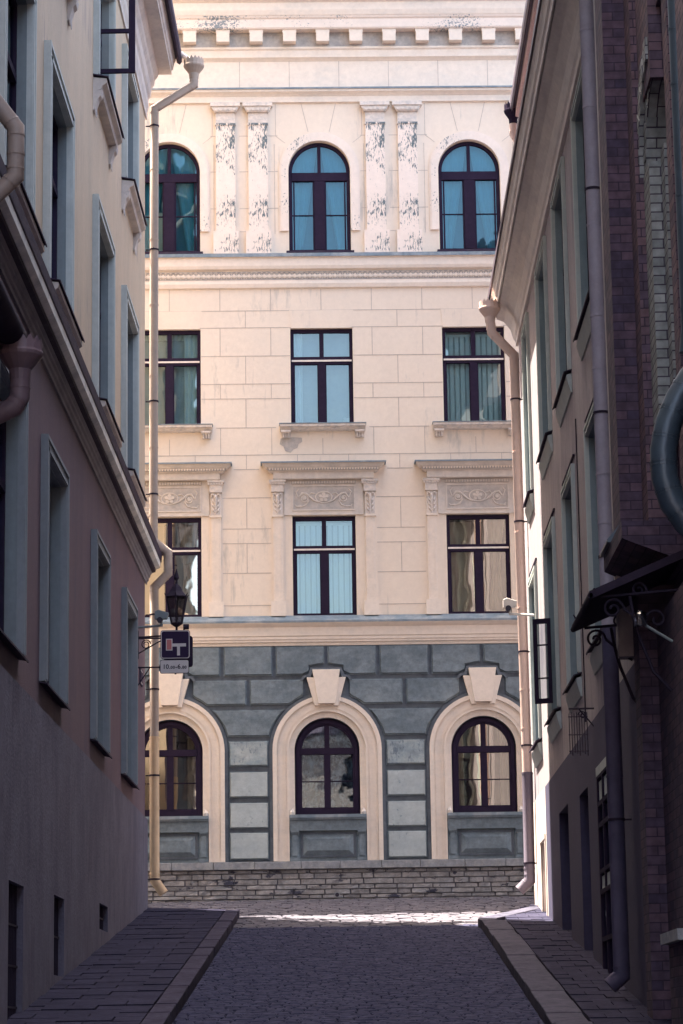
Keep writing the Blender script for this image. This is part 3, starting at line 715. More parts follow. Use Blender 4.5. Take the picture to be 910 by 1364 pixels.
def sill4():
    m = MB(); m.box(c-.76, c+.76, -.05, .19, 4.38, 4.44); m.box(c-.76, c+.76, -.05, .16, 4.345, 4.38)
    o = at0(m, 'sill', M['flash'])
    a = MB(); a.box(c-.755, c+.755, -.03, .12, 4.13, 4.345); a.box(c-.755, c+.755, -.03, .02, 3.53, 4.13)
    for sx in (-1, 1):
        x = c+sx*.66; a.box(x-.085, x+.085, .0, .06, 3.60, 4.13); a.box(x-.05, x+.05, .06, .085, 3.64, 4.06); a.box(x-.095, x+.095, 0, .10, 3.54, 3.60); a.prof(x-.08, x+.08, [(.06,4.02),(.12,4.1),(.12,4.13),(.06,4.13)])
    a.build('apron', M['base_dark'], o, (c,0,PO[2]))
    p = MB(); p.prism([(c-.545,3.61),(c+.545,3.61),(c+.545,4.10),(c-.545,4.10)], .02, .045)
    p.build('panel_frame', M['base_groove'], o, (c,0,PO[2]))
    p = MB(); p.prism([(c-.50,3.65),(c+.50,3.65),(c+.50,4.06),(c-.50,4.06)], .045, .10, .09)
    p.build('apron_panel', M['base_dark'], o, (c,0,PO[2]), bevel=.006)
    for sx in (-1, 1): MB().tube([(c+sx*.72,.05,4.44),(c+sx*.71,.06,4.50),(c+sx*.70,.05,4.57)], [.045,.05,.015], 8).build('plaster_lump', M['relief'], o, (c,0,PO[2]))
    return o
rep(sill4)
# rusticated blocks
def blkpoly(a, b, z0, z1, RR):
    """outline between neighbouring arches"""
    def lim(x, z, side):
        for cc in cols+[cols[-1]+SP, cols[0]-SP]:
            if z < CZ: w_ = RR
            else:
                q = RR*RR-(z-CZ)**2; w_ = math.sqrt(q) if q > 0 else 0
            if w_ and side > 0 and cc <= mid: x = max(x, cc+w_)
            if w_ and side < 0 and cc >= mid: x = min(x, cc-w_)
            kz = .46 if 6.6 < z < 7.25 else (.34 if 7.2 < z < 7.42 else 0)
            if kz and side > 0 and cc <= mid: x = max(x, cc+kz)
            if kz and side < 0 and cc >= mid: x = min(x, cc-kz)
        return x
    mid = (a+b)/2; n = 10; L_ = []; R_ = []
    for i in range(n+1):
        z = z0+(z1-z0)*i/n; L_.append((lim(a, z, 1), z)); R_.append((lim(b, z, -1), z))
    if any(r[0]-l[0] < .02 for l, r in zip(L_, R_)):
        k = [(l, r) for l, r in zip(L_, R_) if r[0]-l[0] >= .02]; L_ = [x[0] for x in k]; R_ = [x[1] for x in k]
    return R_+L_[::-1]
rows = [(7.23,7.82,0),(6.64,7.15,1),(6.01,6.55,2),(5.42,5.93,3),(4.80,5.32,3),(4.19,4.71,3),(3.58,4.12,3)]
rim = MB()
for ri, (z0, z1, t) in enumerate(rows):
    if t == 0: sp = [(C0+1.04*k+.03, C0+1.04*(k+1)-.03) for k in range(-11, 11)]
    elif t == 1: sp = [(C0+SP*k+.2, C0+SP*k+1.56-.03) for k in range(-4, 4)]+[(C0+SP*k+1.56+.03, C0+SP*(k+1)-.2) for k in range(-4, 4)]
    else: sp = [(C0+SP*k+.2, C0+SP*(k+1)-.2) for k in range(-4, 4)]
    for a, b in sp:
        if a < -11.9 or b > 10.9: continue
        R1 = 1.17 if t < 3 else 1.17
        P = blkpoly(a, b, z0, z1, R1)
        if len(P) < 4: continue
        P2 = blkpoly(a+.018, b-.018, z0+.018, z1-.018, R1+.018)
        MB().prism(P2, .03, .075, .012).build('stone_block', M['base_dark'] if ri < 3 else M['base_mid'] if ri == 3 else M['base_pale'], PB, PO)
        rim.prism(P, 0, .03)
rim.build('block_rims', M['base_dark'], PB, PO)
mb = MB()
for cc in cols: mb.ring(cc, CZ, 1.09, 1.15, 3.54, 0, .045)
mb.build('arch_roll', M['base_groove'], PB, PO)
# ledge and rubble plinth
mb = MB(); s = -12.0
while s < 11:
    w = random.uniform(.75, .95); mb.box(s+.004, s+w-.004, -.1, .14, 3.38, 3.53); s += w
mb.build('ledge', M['ledge'], PB, PO, bevel=.01)
mb = MB(); mb.box(-12, 11, -.2, .02, 2.3, 3.38); mb.build('plinth_mortar', M['mortar'], PB, PO)
mb = MB(); z = 2.62
while z < 3.36:
    h = random.uniform(.075, .12); h = min(h, 3.375-z); s = -12+random.uniform(-.3, 0)
    while s < 11:
        w = random.uniform(.22, .62); o = random.uniform(.035, .075)
        if h > .03:
            a, b = s+.006, s+w-.006; p, q = z+.005, z+h-.005; j = lambda: random.uniform(-.012, .012)
            vs = [(a,0,p),(b,0,p),(b,0,q),(a,0,q)]
            m_ = (a+b)/2
            vs += [(a+.01,-o+j(),p+.008),(m_,-o-.01+j(),p+.004),(b-.01,-o+j(),p+.008),(b-.01,-o+j(),q-.008),(m_+j()*3,-o-.015+j(),q-.004),(a+.01,-o+j(),q-.008)]
            mb.add(vs, [(0,1,6,5,4),(1,2,7,6),(2,3,9,8,7),(3,0,4,9),(4,5,8,9),(5,6,7,8)])
        s += w
    z += h
mb.build('rubble_plinth', M['rubble'], PB, PO)
mb = MB(); mb.tube([(-.41,.0,2.87),(-.41,.10,2.87)], .055, 16); mb.build('vent_pipe', M['ledge'], PB, PO)
mb = MB(); mb.disc(-.41, 2.87, .04, .10, .103, 16); mb.build('vent_opening', M['black'], PB, PO)

# ================================================================== LEFT HOUSE (s = Y, d = X + 3.88)
LX = -3.88
LB = empty('ochre_and_plum_house', (LX, 48.1, 2.35), R(90), 'tall house on the left with plum lower storey and ochre upper storeys', 'house')
LO = (48.1, 0, 2.35)
def lb(mb, name, m, parent=None, **k): return mb.build(name, m, parent or LB, LO, **k)
low_w = [(14.9,17.0),(21.1,23.2),(27.5,29.75),(32.15,34.2),(38.35,40.15),(43.4,45.25)]
och_w = [(14.9,17.0),(21.2,23.4),(27.8,30.2),(32.15,34.6),(38.4,40.75),(43.3,45.45)]
holes = [(a,b,4.5,7.35,False) for a,b in low_w]+[(a,b,9.6,12.55,False) for a,b in och_w]+[(a,b,14.72,16.95,False) for a,b in och_w]
bas = [(28.95,30.25,-.6,1.82,False),(33.3,34.45,.9,1.9,False),(39.15,40.45,1.72,2.1,False)]
mb = MB(); wall_sheet(mb, 8, 48.1, 4.08, 8.6, holes[:6], .30); lb(mb, 'lower_wall', M['plum'])
mb = MB(); wall_sheet(mb, 8, 48.1, 8.6, 18.2, holes[6:], .22); lb(mb, 'upper_wall', M['ochre'])
# ends and back; unseen block added above the cornice to cast street shadow
mb = MB()
mb.box(8, 48.1, -11, -1.3, -2, 18.2)
mb.box(48.0, 48.1, -1.3, -.001, 4.08, 18.2); mb.box(8, 8.1, -1.3, -.001, -2, 18.2)
lb(mb, 'end_walls', M['ochre'])
mb = MB(); mb.box(8, 48.1, -11, -.08, 19.3, 43); lb(mb, 'shadow_block', M['ochre'])
mb = MB(); mb.prof(7.5, 48.6, [(.4,43),(.4,43.1),(-5.5,46.5),(-11.4,43.1),(-11.4,43)]); lb(mb, 'roof', M['roof'])  # roof of the added shadow-casting block
mb = MB(); wall_sheet(mb, 8, 48.15, -2, 4.08, bas, .25, d=.05); mb.box(48.13, 48.15, -1.3, .049, -2, 4.08); mb.prof(8, 48.15, [(0,4.08),(.05,4.08),(0,4.11)])
lb(mb, 'base_plaster', M['greyplaster'])
mb = MB()
for a,b,p,q,_ in bas: mb.box(a-.05, b+.05, -.32, -.2, p-.05, q+.05)
lb(mb, 'basement_shutters', M['door'])
for a,b,p,q,_ in bas:
    mb = MB(); n = int((b-a)/.13)
    for i in range(1, n): mb.tube([(a+(b-a)*i/n,-.02,p),(a+(b-a)*i/n,-.02,q)], .011, 6)
    k = max(2, int((q-max(p,0))/.4))
    for i in range(1, k): z = max(p,0)+(q-max(p,0))*i/k; mb.box(a, b, -.03, -.01, z-.012, z+.012)
    lb(mb, 'basement_grille', M['iron'])
# window parts
def side_window(P, O, lb_, s0, s1, z0, z1, sur, border, surd, reveal, hood, far, glass, framem, sillm, silld, siden=1, revm=None, apron=False, consoles=False):
    """surround, dark frame, glass, sill of one window on a street wall. siden: +1 when s grows away from the camera"""
    m = MB()
    b = border
    m.box(s0-b, s0, 0, surd, z0-.02, z1+b); m.box(s1, s1+b, 0, surd, z0-.02, z1+b); m.box(s0, s1, 0, surd, z1, z1+b)
    m.box(s0-b*.3, s0-.012, surd, surd+.018, z0, z1+b*.3); m.box(s1+.012, s1+b*.3, surd, surd+.018, z0, z1+b*.3); m.box(s0-b*.3, s1+b*.3, surd, surd+.018, z1+.012, z1+b*.3)
    m.box(s0-b, s0-b*.75, surd, surd+.02, z0, z1+b*.75); m.box(s1+b*.75, s1+b, surd, surd+.02, z0, z1+b*.75); m.box(s0-b, s1+b, surd, surd+.02, z1+b*.75, z1+b)
    w = m.build('window', sur, P, O); m = MB()
    for a, c_ in ((s0-.001, s0+.012), (s1-.012, s1+.001)): m.box(a, c_, -reveal+.005, .0, z0, z1)
    m.box(s0+.012, s1-.012, -reveal+.005, 0, z1-.012, z1)
    m.build('reveal', revm or sur, w, O)
    f = MB(); D0, D1 = -reveal-.04, -reveal+.03
    f.box(s0, s0+.07, D0, D1, z0, z1); f.box(s1-.07, s1, D0, D1, z0, z1); f.box(s0+.07, s1-.07, D0, D1, z1-.08, z1); f.box(s0+.07, s1-.07, D0, D1, z0, z0+.08)
    mid = (s0+s1)/2; zt = z0+(z1-z0)*.66
    f.box(mid-.05, mid+.05, D0, D1, z0+.08, z1-.08); f.box(s0+.07, s1-.07, D0, D1+.01, zt-.05, zt+.05)
    f.build('frame', framem, w, O)
    g = MB(); g.sheet([(s0+.02,D0+.03,z0),(s1-.02,D0+.03,z0),(s1-.02,D0+.03,z1),(s0+.02,D0+.03,z1)], [(0,1,2,3)]); g.build('pane', glass, w, O)
    g = MB(); g.box(s0-.1, s1+.1, D0-.9, D0-.8, z0-.1, z1+.1); g.build('room', M['room'], w, O)
    g = MB(); g.prof(s0-b-.03, s1+b+.03, [(-reveal,z0+.02),(silld,z0-.06),(silld,z0-.085),(silld-.012,z0-.085),(silld-.012,z0-.065),(-reveal,z0-.01)])
    g.build('sill', sillm, w, O)
    if consoles:
        k = MB(); k.prof(s0-b, s1+b, [(0,z0-.06),(silld-.03,z0-.085),(silld-.03,z0-.15),(silld-.10,z0-.20),(silld-.12,z0-.26),(0,z0-.28)])
        for x in (s0-b+.1, s1+b-.1):
            k.prof(x-.11, x+.11, [(0,z0-.28),(silld-.10,z0-.27),(silld-.12,z0-.36),(silld-.16,z0-.40),(.05,z0-.50),(.03,z0-.58),(0,z0-.6)])
            for q in (-.08, -.027, .027, .08): k.tube([(x+q,.03,z0-.58),(x+q,.04,z0-.66)], [.02,.006], 6)
        k.build('sill_consoles', M['cornice_pale'], w, O)
    if apron:
        k = MB(); k.prof(s0-b, s1+b, [(0,z0-.08),(.075,z0-.10),(.075,z0-.16),(.02,z0-.36),(0,z0-.36)]); k.build('apron', sur, w, O)
    if hood:
        k = MB(); k.box(s0-b-.05, s1+b+.05, 0, .03, z1+b+.10, z1+b+.125); k.build('hood_shadow_strip', hood, w, O)  # dark strip, shadow of the groove over the window put into colour
    return w
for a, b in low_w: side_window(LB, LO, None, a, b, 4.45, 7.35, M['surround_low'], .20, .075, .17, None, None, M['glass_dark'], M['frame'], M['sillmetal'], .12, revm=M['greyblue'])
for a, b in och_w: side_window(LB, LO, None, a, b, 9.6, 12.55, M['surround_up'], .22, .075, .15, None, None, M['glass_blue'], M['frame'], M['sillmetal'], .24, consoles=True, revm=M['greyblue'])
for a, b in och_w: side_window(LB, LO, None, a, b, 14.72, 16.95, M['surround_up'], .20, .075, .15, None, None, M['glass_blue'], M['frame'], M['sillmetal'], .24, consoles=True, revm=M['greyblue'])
# mid cornice with its little sheet roof
mb = MB(); mb.prof(8, 48.3, [(0,8.48),(.03,8.48),(.035,8.53),(.06,8.55),(.065,8.60),(.09,8.62),(.09,8.66),(.12,8.69),(.12,8.70),(0,8.72)])
lb(mb, 'mid_cornice', M['cornice_grey'])
mb = MB(); mb.prof(8, 48.31, [(0,8.72),(.12,8.70),(.185,8.715),(.19,8.77),(0,8.77)]); lb(mb, 'cornice_soffit', M['sillmetal'])  # dark colour stands in for the shade under the cornice
mb = MB(); mb.prof(8, 48.32, [(0,8.765),(.20,8.765),(.27,8.80),(.28,8.90),(0,8.90)]); lb(mb, 'cornice_fascia', M['fascia'])
mb = MB(); mb.prof(8, 48.36, [(0,8.90),(.285,8.90),(.295,8.92),(.305,9.07),(.29,9.08),(0,9.32)]); lb(mb, 'cornice_roof', M['sillmetal'])
# top cornice
mb = MB()
mb.prof(8, 48.25, [(0,17.62),(.03,17.62),(.03,17.75),(.06,17.85),(.06,18.02),(.10,18.08),(.12,18.25),(.17,18.33),(.18,18.42),(.24,18.50),(.26,18.58),(0,18.58)])
mb.prof(8, 48.35, [(0,18.58),(.50,18.58),(.50,18.66),(.53,18.68),(.55,18.80),(.58,18.86),(.58,18.92),(0,18.92)])
lb(mb, 'top_cornice', M['cornice_pale'])
mb = MB(); mb.prof(8, 48.4, [(.0,18.92),(.60,18.92),(.60,18.84),(.66,18.80),(.70,18.86),(.70,19.02),(.66,19.06),(0,19.32)]); lb(mb, 'gutter', M['sillmetal'])
# far downpipe
def hopper(cs, cd, z, r):
    m = MB(); n = 16
    m.tube([(cs,cd,z-.26),(cs,cd,z-.16),(cs,cd,z-.03),(cs,cd,z),(cs,cd,z+.02)], [r*.45,r*.5,r*.98,r*1.02,r], n)
    for i in range(n):
        a = 2*math.pi*i/n; a2 = 2*math.pi*(i+1)/n; am = (a+a2)/2
        p = [(cs+r*.97*math.cos(t), cd+r*.97*math.sin(t)) for t in (a, am, a2)]
        m.sheet([(*p[0],z+.01),(*p[2],z+.01),(*p[2],z+.10),(*p[1],z+.16),(*p[0],z+.10)], [(0,1,2,3,4)])
    m.tube([(cs,cd,z+.01),(cs,cd,z+.1)], r*.55, n)
    return m
def pipe(P, O, pts, r, m, name='downpipe', joints=(), brackets=(), wall_d=0.0):
    t = MB(); t.tube(pts, r, 16)
    o = t.build(name, m, P, O, smooth=True)
    for i in range(1, len(pts)-1):
        a = Vector(pts[i]); b = Vector(pts[i+1]); c_ = Vector(pts[i-1]); u = (b-a).normalized(); v = (c_-a).normalized()
        for w in (u, v): q = a+w*r*.9; MB().tube([q-w*.008, q+w*.008], r+.005, 16).build('pipe_collar', m, o, O)
    for z in joints:
        for i in range(len(pts)-1):
            a, b = pts[i], pts[i+1]
            if min(a[2],b[2]) < z < max(a[2],b[2]):
                k = (z-a[2])/(b[2]-a[2]); q = [a[e]+(b[e]-a[e])*k for e in range(3)]; MB().tube([(q[0],q[1],q[2]-.012),(q[0],q[1],q[2]+.012)], r+.006, 16).build('pipe_collar', m, o, O)
    for z in brackets:
        for i in range(len(pts)-1):
            a, b = pts[i], pts[i+1]
            if min(a[2],b[2]) < z < max(a[2],b[2]):
                t_ = (z-a[2])/(b[2]-a[2]); q = [a[e]+(b[e]-a[e])*t_ for e in range(3)]
                k = MB(); k.tube([(q[0],q[1],z-.015),(q[0],q[1],z+.015)], r+.010, 16); k.box(q[0]-.01, q[0]+.01, min(wall_d, q[1]), max(wall_d, q[1]), z-.01, z+.01)
                k.box(q[0]-r-.05, q[0]-r, q[1]-.01, q[1]+.01, z-.01, z+.01)
                k.build('pipe_bracket', M['iron'], o, O)
    return o
PD = .155; PS = 48.28
fp = pipe(LB, LO, [(PS,.94,18.50),(PS,.94,18.33),(PS,.17,17.85),(PS,.145,9.42),(PS,.145,9.30),(PS,.42,9.08),(PS,.42,8.68),(PS,.16,8.42),(PS,.16,5.62)], .083, M['pipe_ochre'],
     joints=(16.6,15.2,13.9,12.5,11.1,9.8,7.4), brackets=(17.5,15.0,12.0,10.2,7.9,6.5))
hp = hopper(PS, .94, 18.72, .20); hp.build('hopper', M['pipe_ochre'], fp, LO)
h2 = MB(); h2.tube([(PS-.05,.66,18.98),(PS,.84,18.86)], .05, 10); h2.build('gutter_spout', M['cornice_pale'], fp, LO)
pipe(LB, LO, [(PS,.16,5.62),(PS,.165,2.98),(PS,.33,2.74)], .090, M['pipe_bright'], joints=(5.6,4.3,3.1), brackets=(4.9,3.0))
# near downpipe curling round the mid cornice
pipe(LB, LO, [(24.6,.10,12.5),(24.6,.10,9.62),(24.6,.62,8.92),(24.6,.62,8.42),(24.6,.14,7.95),(24.6,.12,7.2)], .085, M['pipe_tan'], joints=(11,10,9.3,8.65,8.2))
# open casement of the upper window
oc = MB(); hs = 38.42; W_ = .63; z0, z1 = 14.80, 16.9
for a, b, p, q in ((0,W_,z0,z0+.07),(0,W_,z1-.06,z1),(0,.05,z0+.07,z1-.06),(W_-.10,W_,z0+.07,z1-.06),(.05,W_-.10,z0+.66,z0+.725)):
    oc.box(hs-.025, hs+.025, a, b, p+.0005*a, q)
o = lb(oc, 'open_casement', M['frame'], bevel=.003)
g = MB(); g.sheet([(hs,.03,z0+.03),(hs,W_-.03,z0+.03),(hs,W_-.03,z1-.03),(hs,.03,z1-.03)], [(0,1,2,3)]); g.build('pane', glassmat('open casement glass', (.93,.95,.93), .02), o, LO)
# street name plate
mb = MB(); mb.box(46.85, 47.35, 0, .02, 6.42, 6.72)
pl = lb(mb, 'street_plate', M['sign_navy']); mb = MB(); mb.box(46.90, 47.30, .02, .023, 6.45, 6.47); mb.box(46.90, 47.30, .02, .023, 6.67, 6.69); mb.build('plate_border', M['sign_white'], pl, LO)

# ---- low neighbour whose eave and hopper poke in at the left edge
NB = empty('low_eave_house', (LX, 24.0, -.4), R(90), 'nearer low house at the left edge with dark eave gutter and round hopper', 'house')
NO = (24.0, 0, -.4)
NS = 24.2
mb = MB(); mb.box(12, NS-.2, -9, -.16, -2, 6.6); mb.build('wall', M['plum'], NB, NO)
ED = .66
mb = MB(); mb.prof(12, NS, [(-.14,6.42),(ED-.14,6.62),(ED-.14,6.74),(-.14,7.2)]); mb.build('eave', M['canopy'], NB, NO)
mb = MB(); mb.tube([(12,ED,6.68),(NS+.05,ED,6.68)], .135, 18); mb.build('gutter', M['canopy'], NB, NO, smooth=True)
np_ = pipe(NB, NO, [(NS-.02,ED+.08,6.42),(NS-.02,ED+.08,6.08),(NS-.02,ED+.02,5.98),(NS-.02,.30,5.80),(NS-.02,.0,5.62)], .095, M['pipe_plum'])
hopper(NS-.02, ED+.08, 6.50, .215).build('hopper', M['pipe_plum'], np_, NO)

# ================================================================== RIGHT PLASTER HOUSE (s = -Y, d = 3.2 - X)
RX = 3.2
RB = empty('mauve_house', (RX, 47.8, 2.3), R(-90), 'mauve plastered house on the right with tall pale framed windows and deep eave', 'house')
RO = (-47.8, 0, 2.3)
def rb(mb, name, m, parent=None, **k): return mb.build(name, m, parent or RB, RO, **k)
Y0, Y1 = 29.05, 47.8
rw = [(32.2,34.7),(36.75,38.65),(40.6,42.45),(45.1,46.2)]
rl = [(32.15,34.35),(36.75,38.45),(40.6,42.4),(44.9,46.3)]
hh = [(-b,-a,9.5,12.55,False) for a,b in rw]; hl = [(-b,-a,5.1,7.95,False) for a,b in rl]
mb = MB(); wall_sheet(mb, -Y1, -Y0, 4.2, 13.5, hh+hl, .20); mb.box(-Y1, -Y1+.02, -1.3, -.001, 4.2, 13.5); mb.box(-Y1, -Y0, -9, -1.3, 0, 13.5)
rb(mb, 'wall', M['mauve'])
dh = [(-34.65,-32.4,0,3.45,False),(-37.5,-36.1,0,3.42,False),(-41.4,-39.6,0,3.5,False),(-45.6,-44.55,2.0,3.35,False)]
mb = MB(); wall_sheet(mb, -Y1, -44.3, -.5, 4.2, dh[3:], .35, d=.012); mb.box(-Y1, -Y1+.02, -1.3, .01, 0, 4.2); rb(mb, 'end_plaster', M['sunlit_end'])  # stretch beyond the shadow edge, sunlight painted into its colour
mb = MB(); wall_sheet(mb, -44.3, -Y0, -.5, 4.2, dh[:3], .35, d=.012); mb.prof(-Y1,-Y0,[(0,4.2),(.012,4.2),(0,4.21)])
rb(mb, 'base_plaster', M['darkbase'])
mb = MB()
for a,b,p,q,_ in dh[1:3]: mb.box(a-.05, b+.05, -.45, -.3, p, q+.05)
mb.box(-34.7, -32.35, -.5, -.42, 0, 3.5)
rb(mb, 'door', M['door'])
for a, b in rw: side_window(RB, RO, None, -b, -a, 9.5, 12.55, M['pale_surround'], .15, .035, .13 if a < 44 else .08, None, None, M['glass_blue'], M['frame'], M['sillmetal'], .12, apron=True, revm=M['reveal_r'])
for a, b in rl: side_window(RB, RO, None, -b, -a, 5.1, 7.95, M['pale_surround'], .14, .035, .13 if a < 44 else .08, M['frame'], None, M['glass_blue'], M['frame'], M['sillmetal'], .12, apron=True, revm=M['reveal_r'])
# eave: cove, white edge, gutter
mb = MB(); mb.prof(-Y1-.15, -Y0+.2, [(0,12.88),(.05,12.88),(.06,12.98),(.09,13.02),(.14,13.20),(.26,13.36),(.40,13.42),(.40,13.47),(0,13.47)]); rb(mb, 'eave_cove', M['eave_white'])
mb = MB(); mb.prof(-Y1-.2, -Y0+.2, [(0,13.47),(.41,13.47),(.42,13.41),(.44,13.41),(.45,13.50),(.48,13.53),(.50,13.62),(.53,13.66),(.53,13.74),(0,13.74)]); rb(mb, 'eave_moulding', M['eave_white'])
mb = MB(); mb.prof(-Y1-.22, -Y0+.2, [(0,13.74),(.545,13.74),(.545,13.70),(.565,13.70),(.565,13.80),(-.6,14.15),(-.6,13.9)]); rb(mb, 'roof_edge', M['roof'])
# set back attic storey with its own eave
mb = MB(); mb.box(-47.2, -Y0, -8, -.55, 13.8, 17.2); mb.box(-47.7,-Y0,-8,-.5,13.5,14.1); rb(mb, 'attic_wall', M['mauve'])
mb = MB(); mb.prof(-47.5, -Y0, [(-.55,17.0),(-.10,17.28),(-.04,17.28),(-.04,17.42),(-.55,17.42)]); rb(mb, 'attic_eave', M['roof_pink'])
mb = MB(); mb.prof(-47.6, -Y0, [(-.55,17.42),(0,17.42),(.03,17.36),(.06,17.42),(.06,17.56),(-4,20.5),(-8,17.5)]); rb(mb, 'attic_roof', M['roof'])
up = pipe(RB, RO, [(-47.55,-.0,17.25),(-47.55,-.0,16.95),(-47.55,-.42,16.2),(-47.55,-.44,14.2)], .075, M['pipe_pink'])
hopper(-47.55, -.0, 17.42, .17).build('hopper', M['frame'], up, RO)
# lit downpipe at the far corner
cp = pipe(RB, RO, [(-46.95,.58,13.16),(-46.95,.55,12.88),(-46.95,.15,12.44),(-46.95,.13,4.72)], .088, M['pipe_pink'], joints=(12.1,10.6,9.1,7.7,6.2,5.5), brackets=(11.6,9.3,6.9,5.2))
hopper(-46.95, .58, 13.34, .20).build('hopper', M['pipe_pink'], cp, RO)
pipe(RB, RO, [(-46.95,.13,4.72),(-46.95,.14,2.80),(-46.95,.33,2.62)], .098, M['pipe_lower'], joints=(4.7,3.0), brackets=(3.1,))
# grey downpipe near the brick house
pipe(RB, RO, [(-30.5,.62,13.5),(-30.5,.62,13.2),(-30.5,.20,12.7),(-30.5,.19,4.75)], .092, M['pipe_grey'], joints=(12.2,11.2,9.7,8.55,7.9,6.6,6.0), brackets=(10.15,7.35,5.6))
pipe(RB, RO, [(-30.5,.19,4.75),(-30.5,.19,.72),(-30.5,.33,.60)], .095, M['pipe_shade'], joints=(4.7,3.0), brackets=(2.5,))  # lower length painted darker to stand in for shade
mb = MB(); mb.box(-29.32, -29.05, 0, .235, 4.2, 13.0); rb(mb, 'corner_strip', M['mauve'])
# open casement
mb = MB(); hs = -41.9
for a,b,p,q in ((0,.29,5.32,5.40),(0,.29,6.62,6.70),(0,.05,5.40,6.62),(.23,.29,5.40,6.62),(.05,.23,5.72,5.74),(.05,.23,6.26,6.28)):
    n = Vector((-.35,.94)).normalized(); t_ = Vector((.94,.35))*.02
    P4 = [n*a-t_, n*b-t_, n*b+t_, n*a+t_]
    vs = [(hs+v.x,-v.y-.02,p) for v in P4]+[(hs+v.x,-v.y-.02,q) for v in P4]
    mb.add(vs, [(0,1,2,3),(7,6,5,4),(0,4,5,1),(1,5,6,2),(2,6,7,3),(3,7,4,0)])
oc = rb(mb, 'open_casement', M['frame'])
g = MB(); g.sheet([(hs,.02,5.38),(hs-.10,.28,5.38),(hs-.10,.28,6.66),(hs,.02,6.66)], [(0,1,2,3)]); g.build('pane', M['glass_dark'], oc, RO)
# glazed door with little panes
dm = MB(); a, b = -34.6, -32.45
for x in (a, a+.72, a+1.43, b-.09): dm.box(x, x+.09, -.06, .03, .7, 3.42)
for z in (.72, 1.25, 1.86, 2.12, 2.72, 3.0, 3.36): dm.box(a+.09, b-.09, -.055, .028, z, z+.06)
dr = rb(dm, 'glazed_door', M['frame'])
g = MB(); g.sheet([(a,.0,.7),(b,.0,.7),(b,.0,3.42),(a,.0,3.42)], [(0,1,2,3)]); g.build('pane', M['glass_dark'], dr, RO)
g = MB()
for x in (a+.12, a+.84): 
    for z, h_ in ((1.92,.17),(3.08,.24)): g = MB(); g.box(x, x+.56, .004, .008, z, z+h_); g.build('frosted_light', M['pale_surround'], dr, RO)
dm = MB(); dm.box(-34.65,-32.4,-.08,.03,3.40,3.52); rb(dm, 'door_lintel', M['pale_surround'])
# white cellar door in the sun
dm = MB(); dm.box(-45.6,-44.55,-.14,-.10,1.9,3.35)
for z in (2.3,2.7,3.05): dm.box(-45.5,-44.65,-.10,-.085,z,z+.02)
rb(dm, 'cellar_door', M['door_white'])
dm = MB(); dm.box(-45.7,-44.45,0,.04,3.35,3.43); dm.box(-45.7,-45.6,0,.03,2.0,3.35); dm.box(-44.55,-44.45,0,.03,2.0,3.35); rb(dm, 'door_surround', M['door_white'])
mb = MB(); mb.tube([(-36.0,.02,8.6),(-36.0,.02,4.3)], .010, 5); rb(mb, 'cable', M['iron'])

# ================================================================== BRICK HOUSE (same frame)
BB = empty('brick_house', (RX, 29.0, .1), R(-90), 'dark plum brick house at the right edge with stepped piers and pale brick window jamb', 'house')
BO = (-29.0, 0, .1)
def bb(mb, name, m, **k): return mb.build(name, m, BB, BO, **k)
def X2d(x): return RX-x
mb = MB(); mb.box(-28.9, -8, -9, X2d(3.53), -2, 19); bb(mb, 'wall', M['brick'])
mb = MB(); mb.box(-29.02, -28.25, X2d(3.56), X2d(2.95), 5.35, 19); bb(mb, 'corner_pier', M['brick'])
mb = MB(); mb.box(-28.25, -27.71, X2d(3.56), X2d(3.20), 5.35, 19); bb(mb, 'stepped_pier', M['brick_red'])
mb = MB(); mb.box(-27.71, -27.15, X2d(3.56), X2d(3.29), 6.4, 9.35); mb.box(-27.16, -26.84, X2d(3.56), X2d(3.42), 6.4, 9.45); bb(mb, 'window_jamb', M['brick_pale'])
mb = MB(); mb.box(-27.71, -26.6, X2d(3.56), X2d(3.27), 10.1, 19); mb.box(-27.2,-26.2, X2d(3.56), X2d(3.36), 10.9, 19); bb(mb, 'upper_pier', M['brick_red'])
mb = MB()                                # rounded brick head over the jamb
for i in range(10):
    a0 = math.pi/2*i/10; a1 = math.pi/2*(i+1)/10
    for (ra, rb_, dd, ) in ((.75,1.0,X2d(3.30)),(1.0,1.25,X2d(3.25))):
        P = [(-26.7-ra*math.cos(a0), 9.35+ra*math.sin(a0)),(-26.7-rb_*math.cos(a0), 9.35+rb_*math.sin(a0)),(-26.7-rb_*math.cos(a1), 9.35+rb_*math.sin(a1)),(-26.7-ra*math.cos(a1), 9.35+ra*math.sin(a1))]
        mb.prism(P, X2d(3.56), dd+(.01 if i % 2 else 0))
bb(mb, 'window_arch', M['brick_pale'])
mb = MB(); mb.box(-26.3, -25.9, X2d(3.56), X2d(3.38), 4.5, 19); mb.box(-24.6,-24.0,X2d(3.56),X2d(3.3),4,19); bb(mb, 'jamb_pier', M['brick_red'])
mb = MB(); mb.box(-26.7, -26.35, X2d(3.545), X2d(3.525), 6.5, 9.4); bb(mb, 'window', M['glass_dark'])
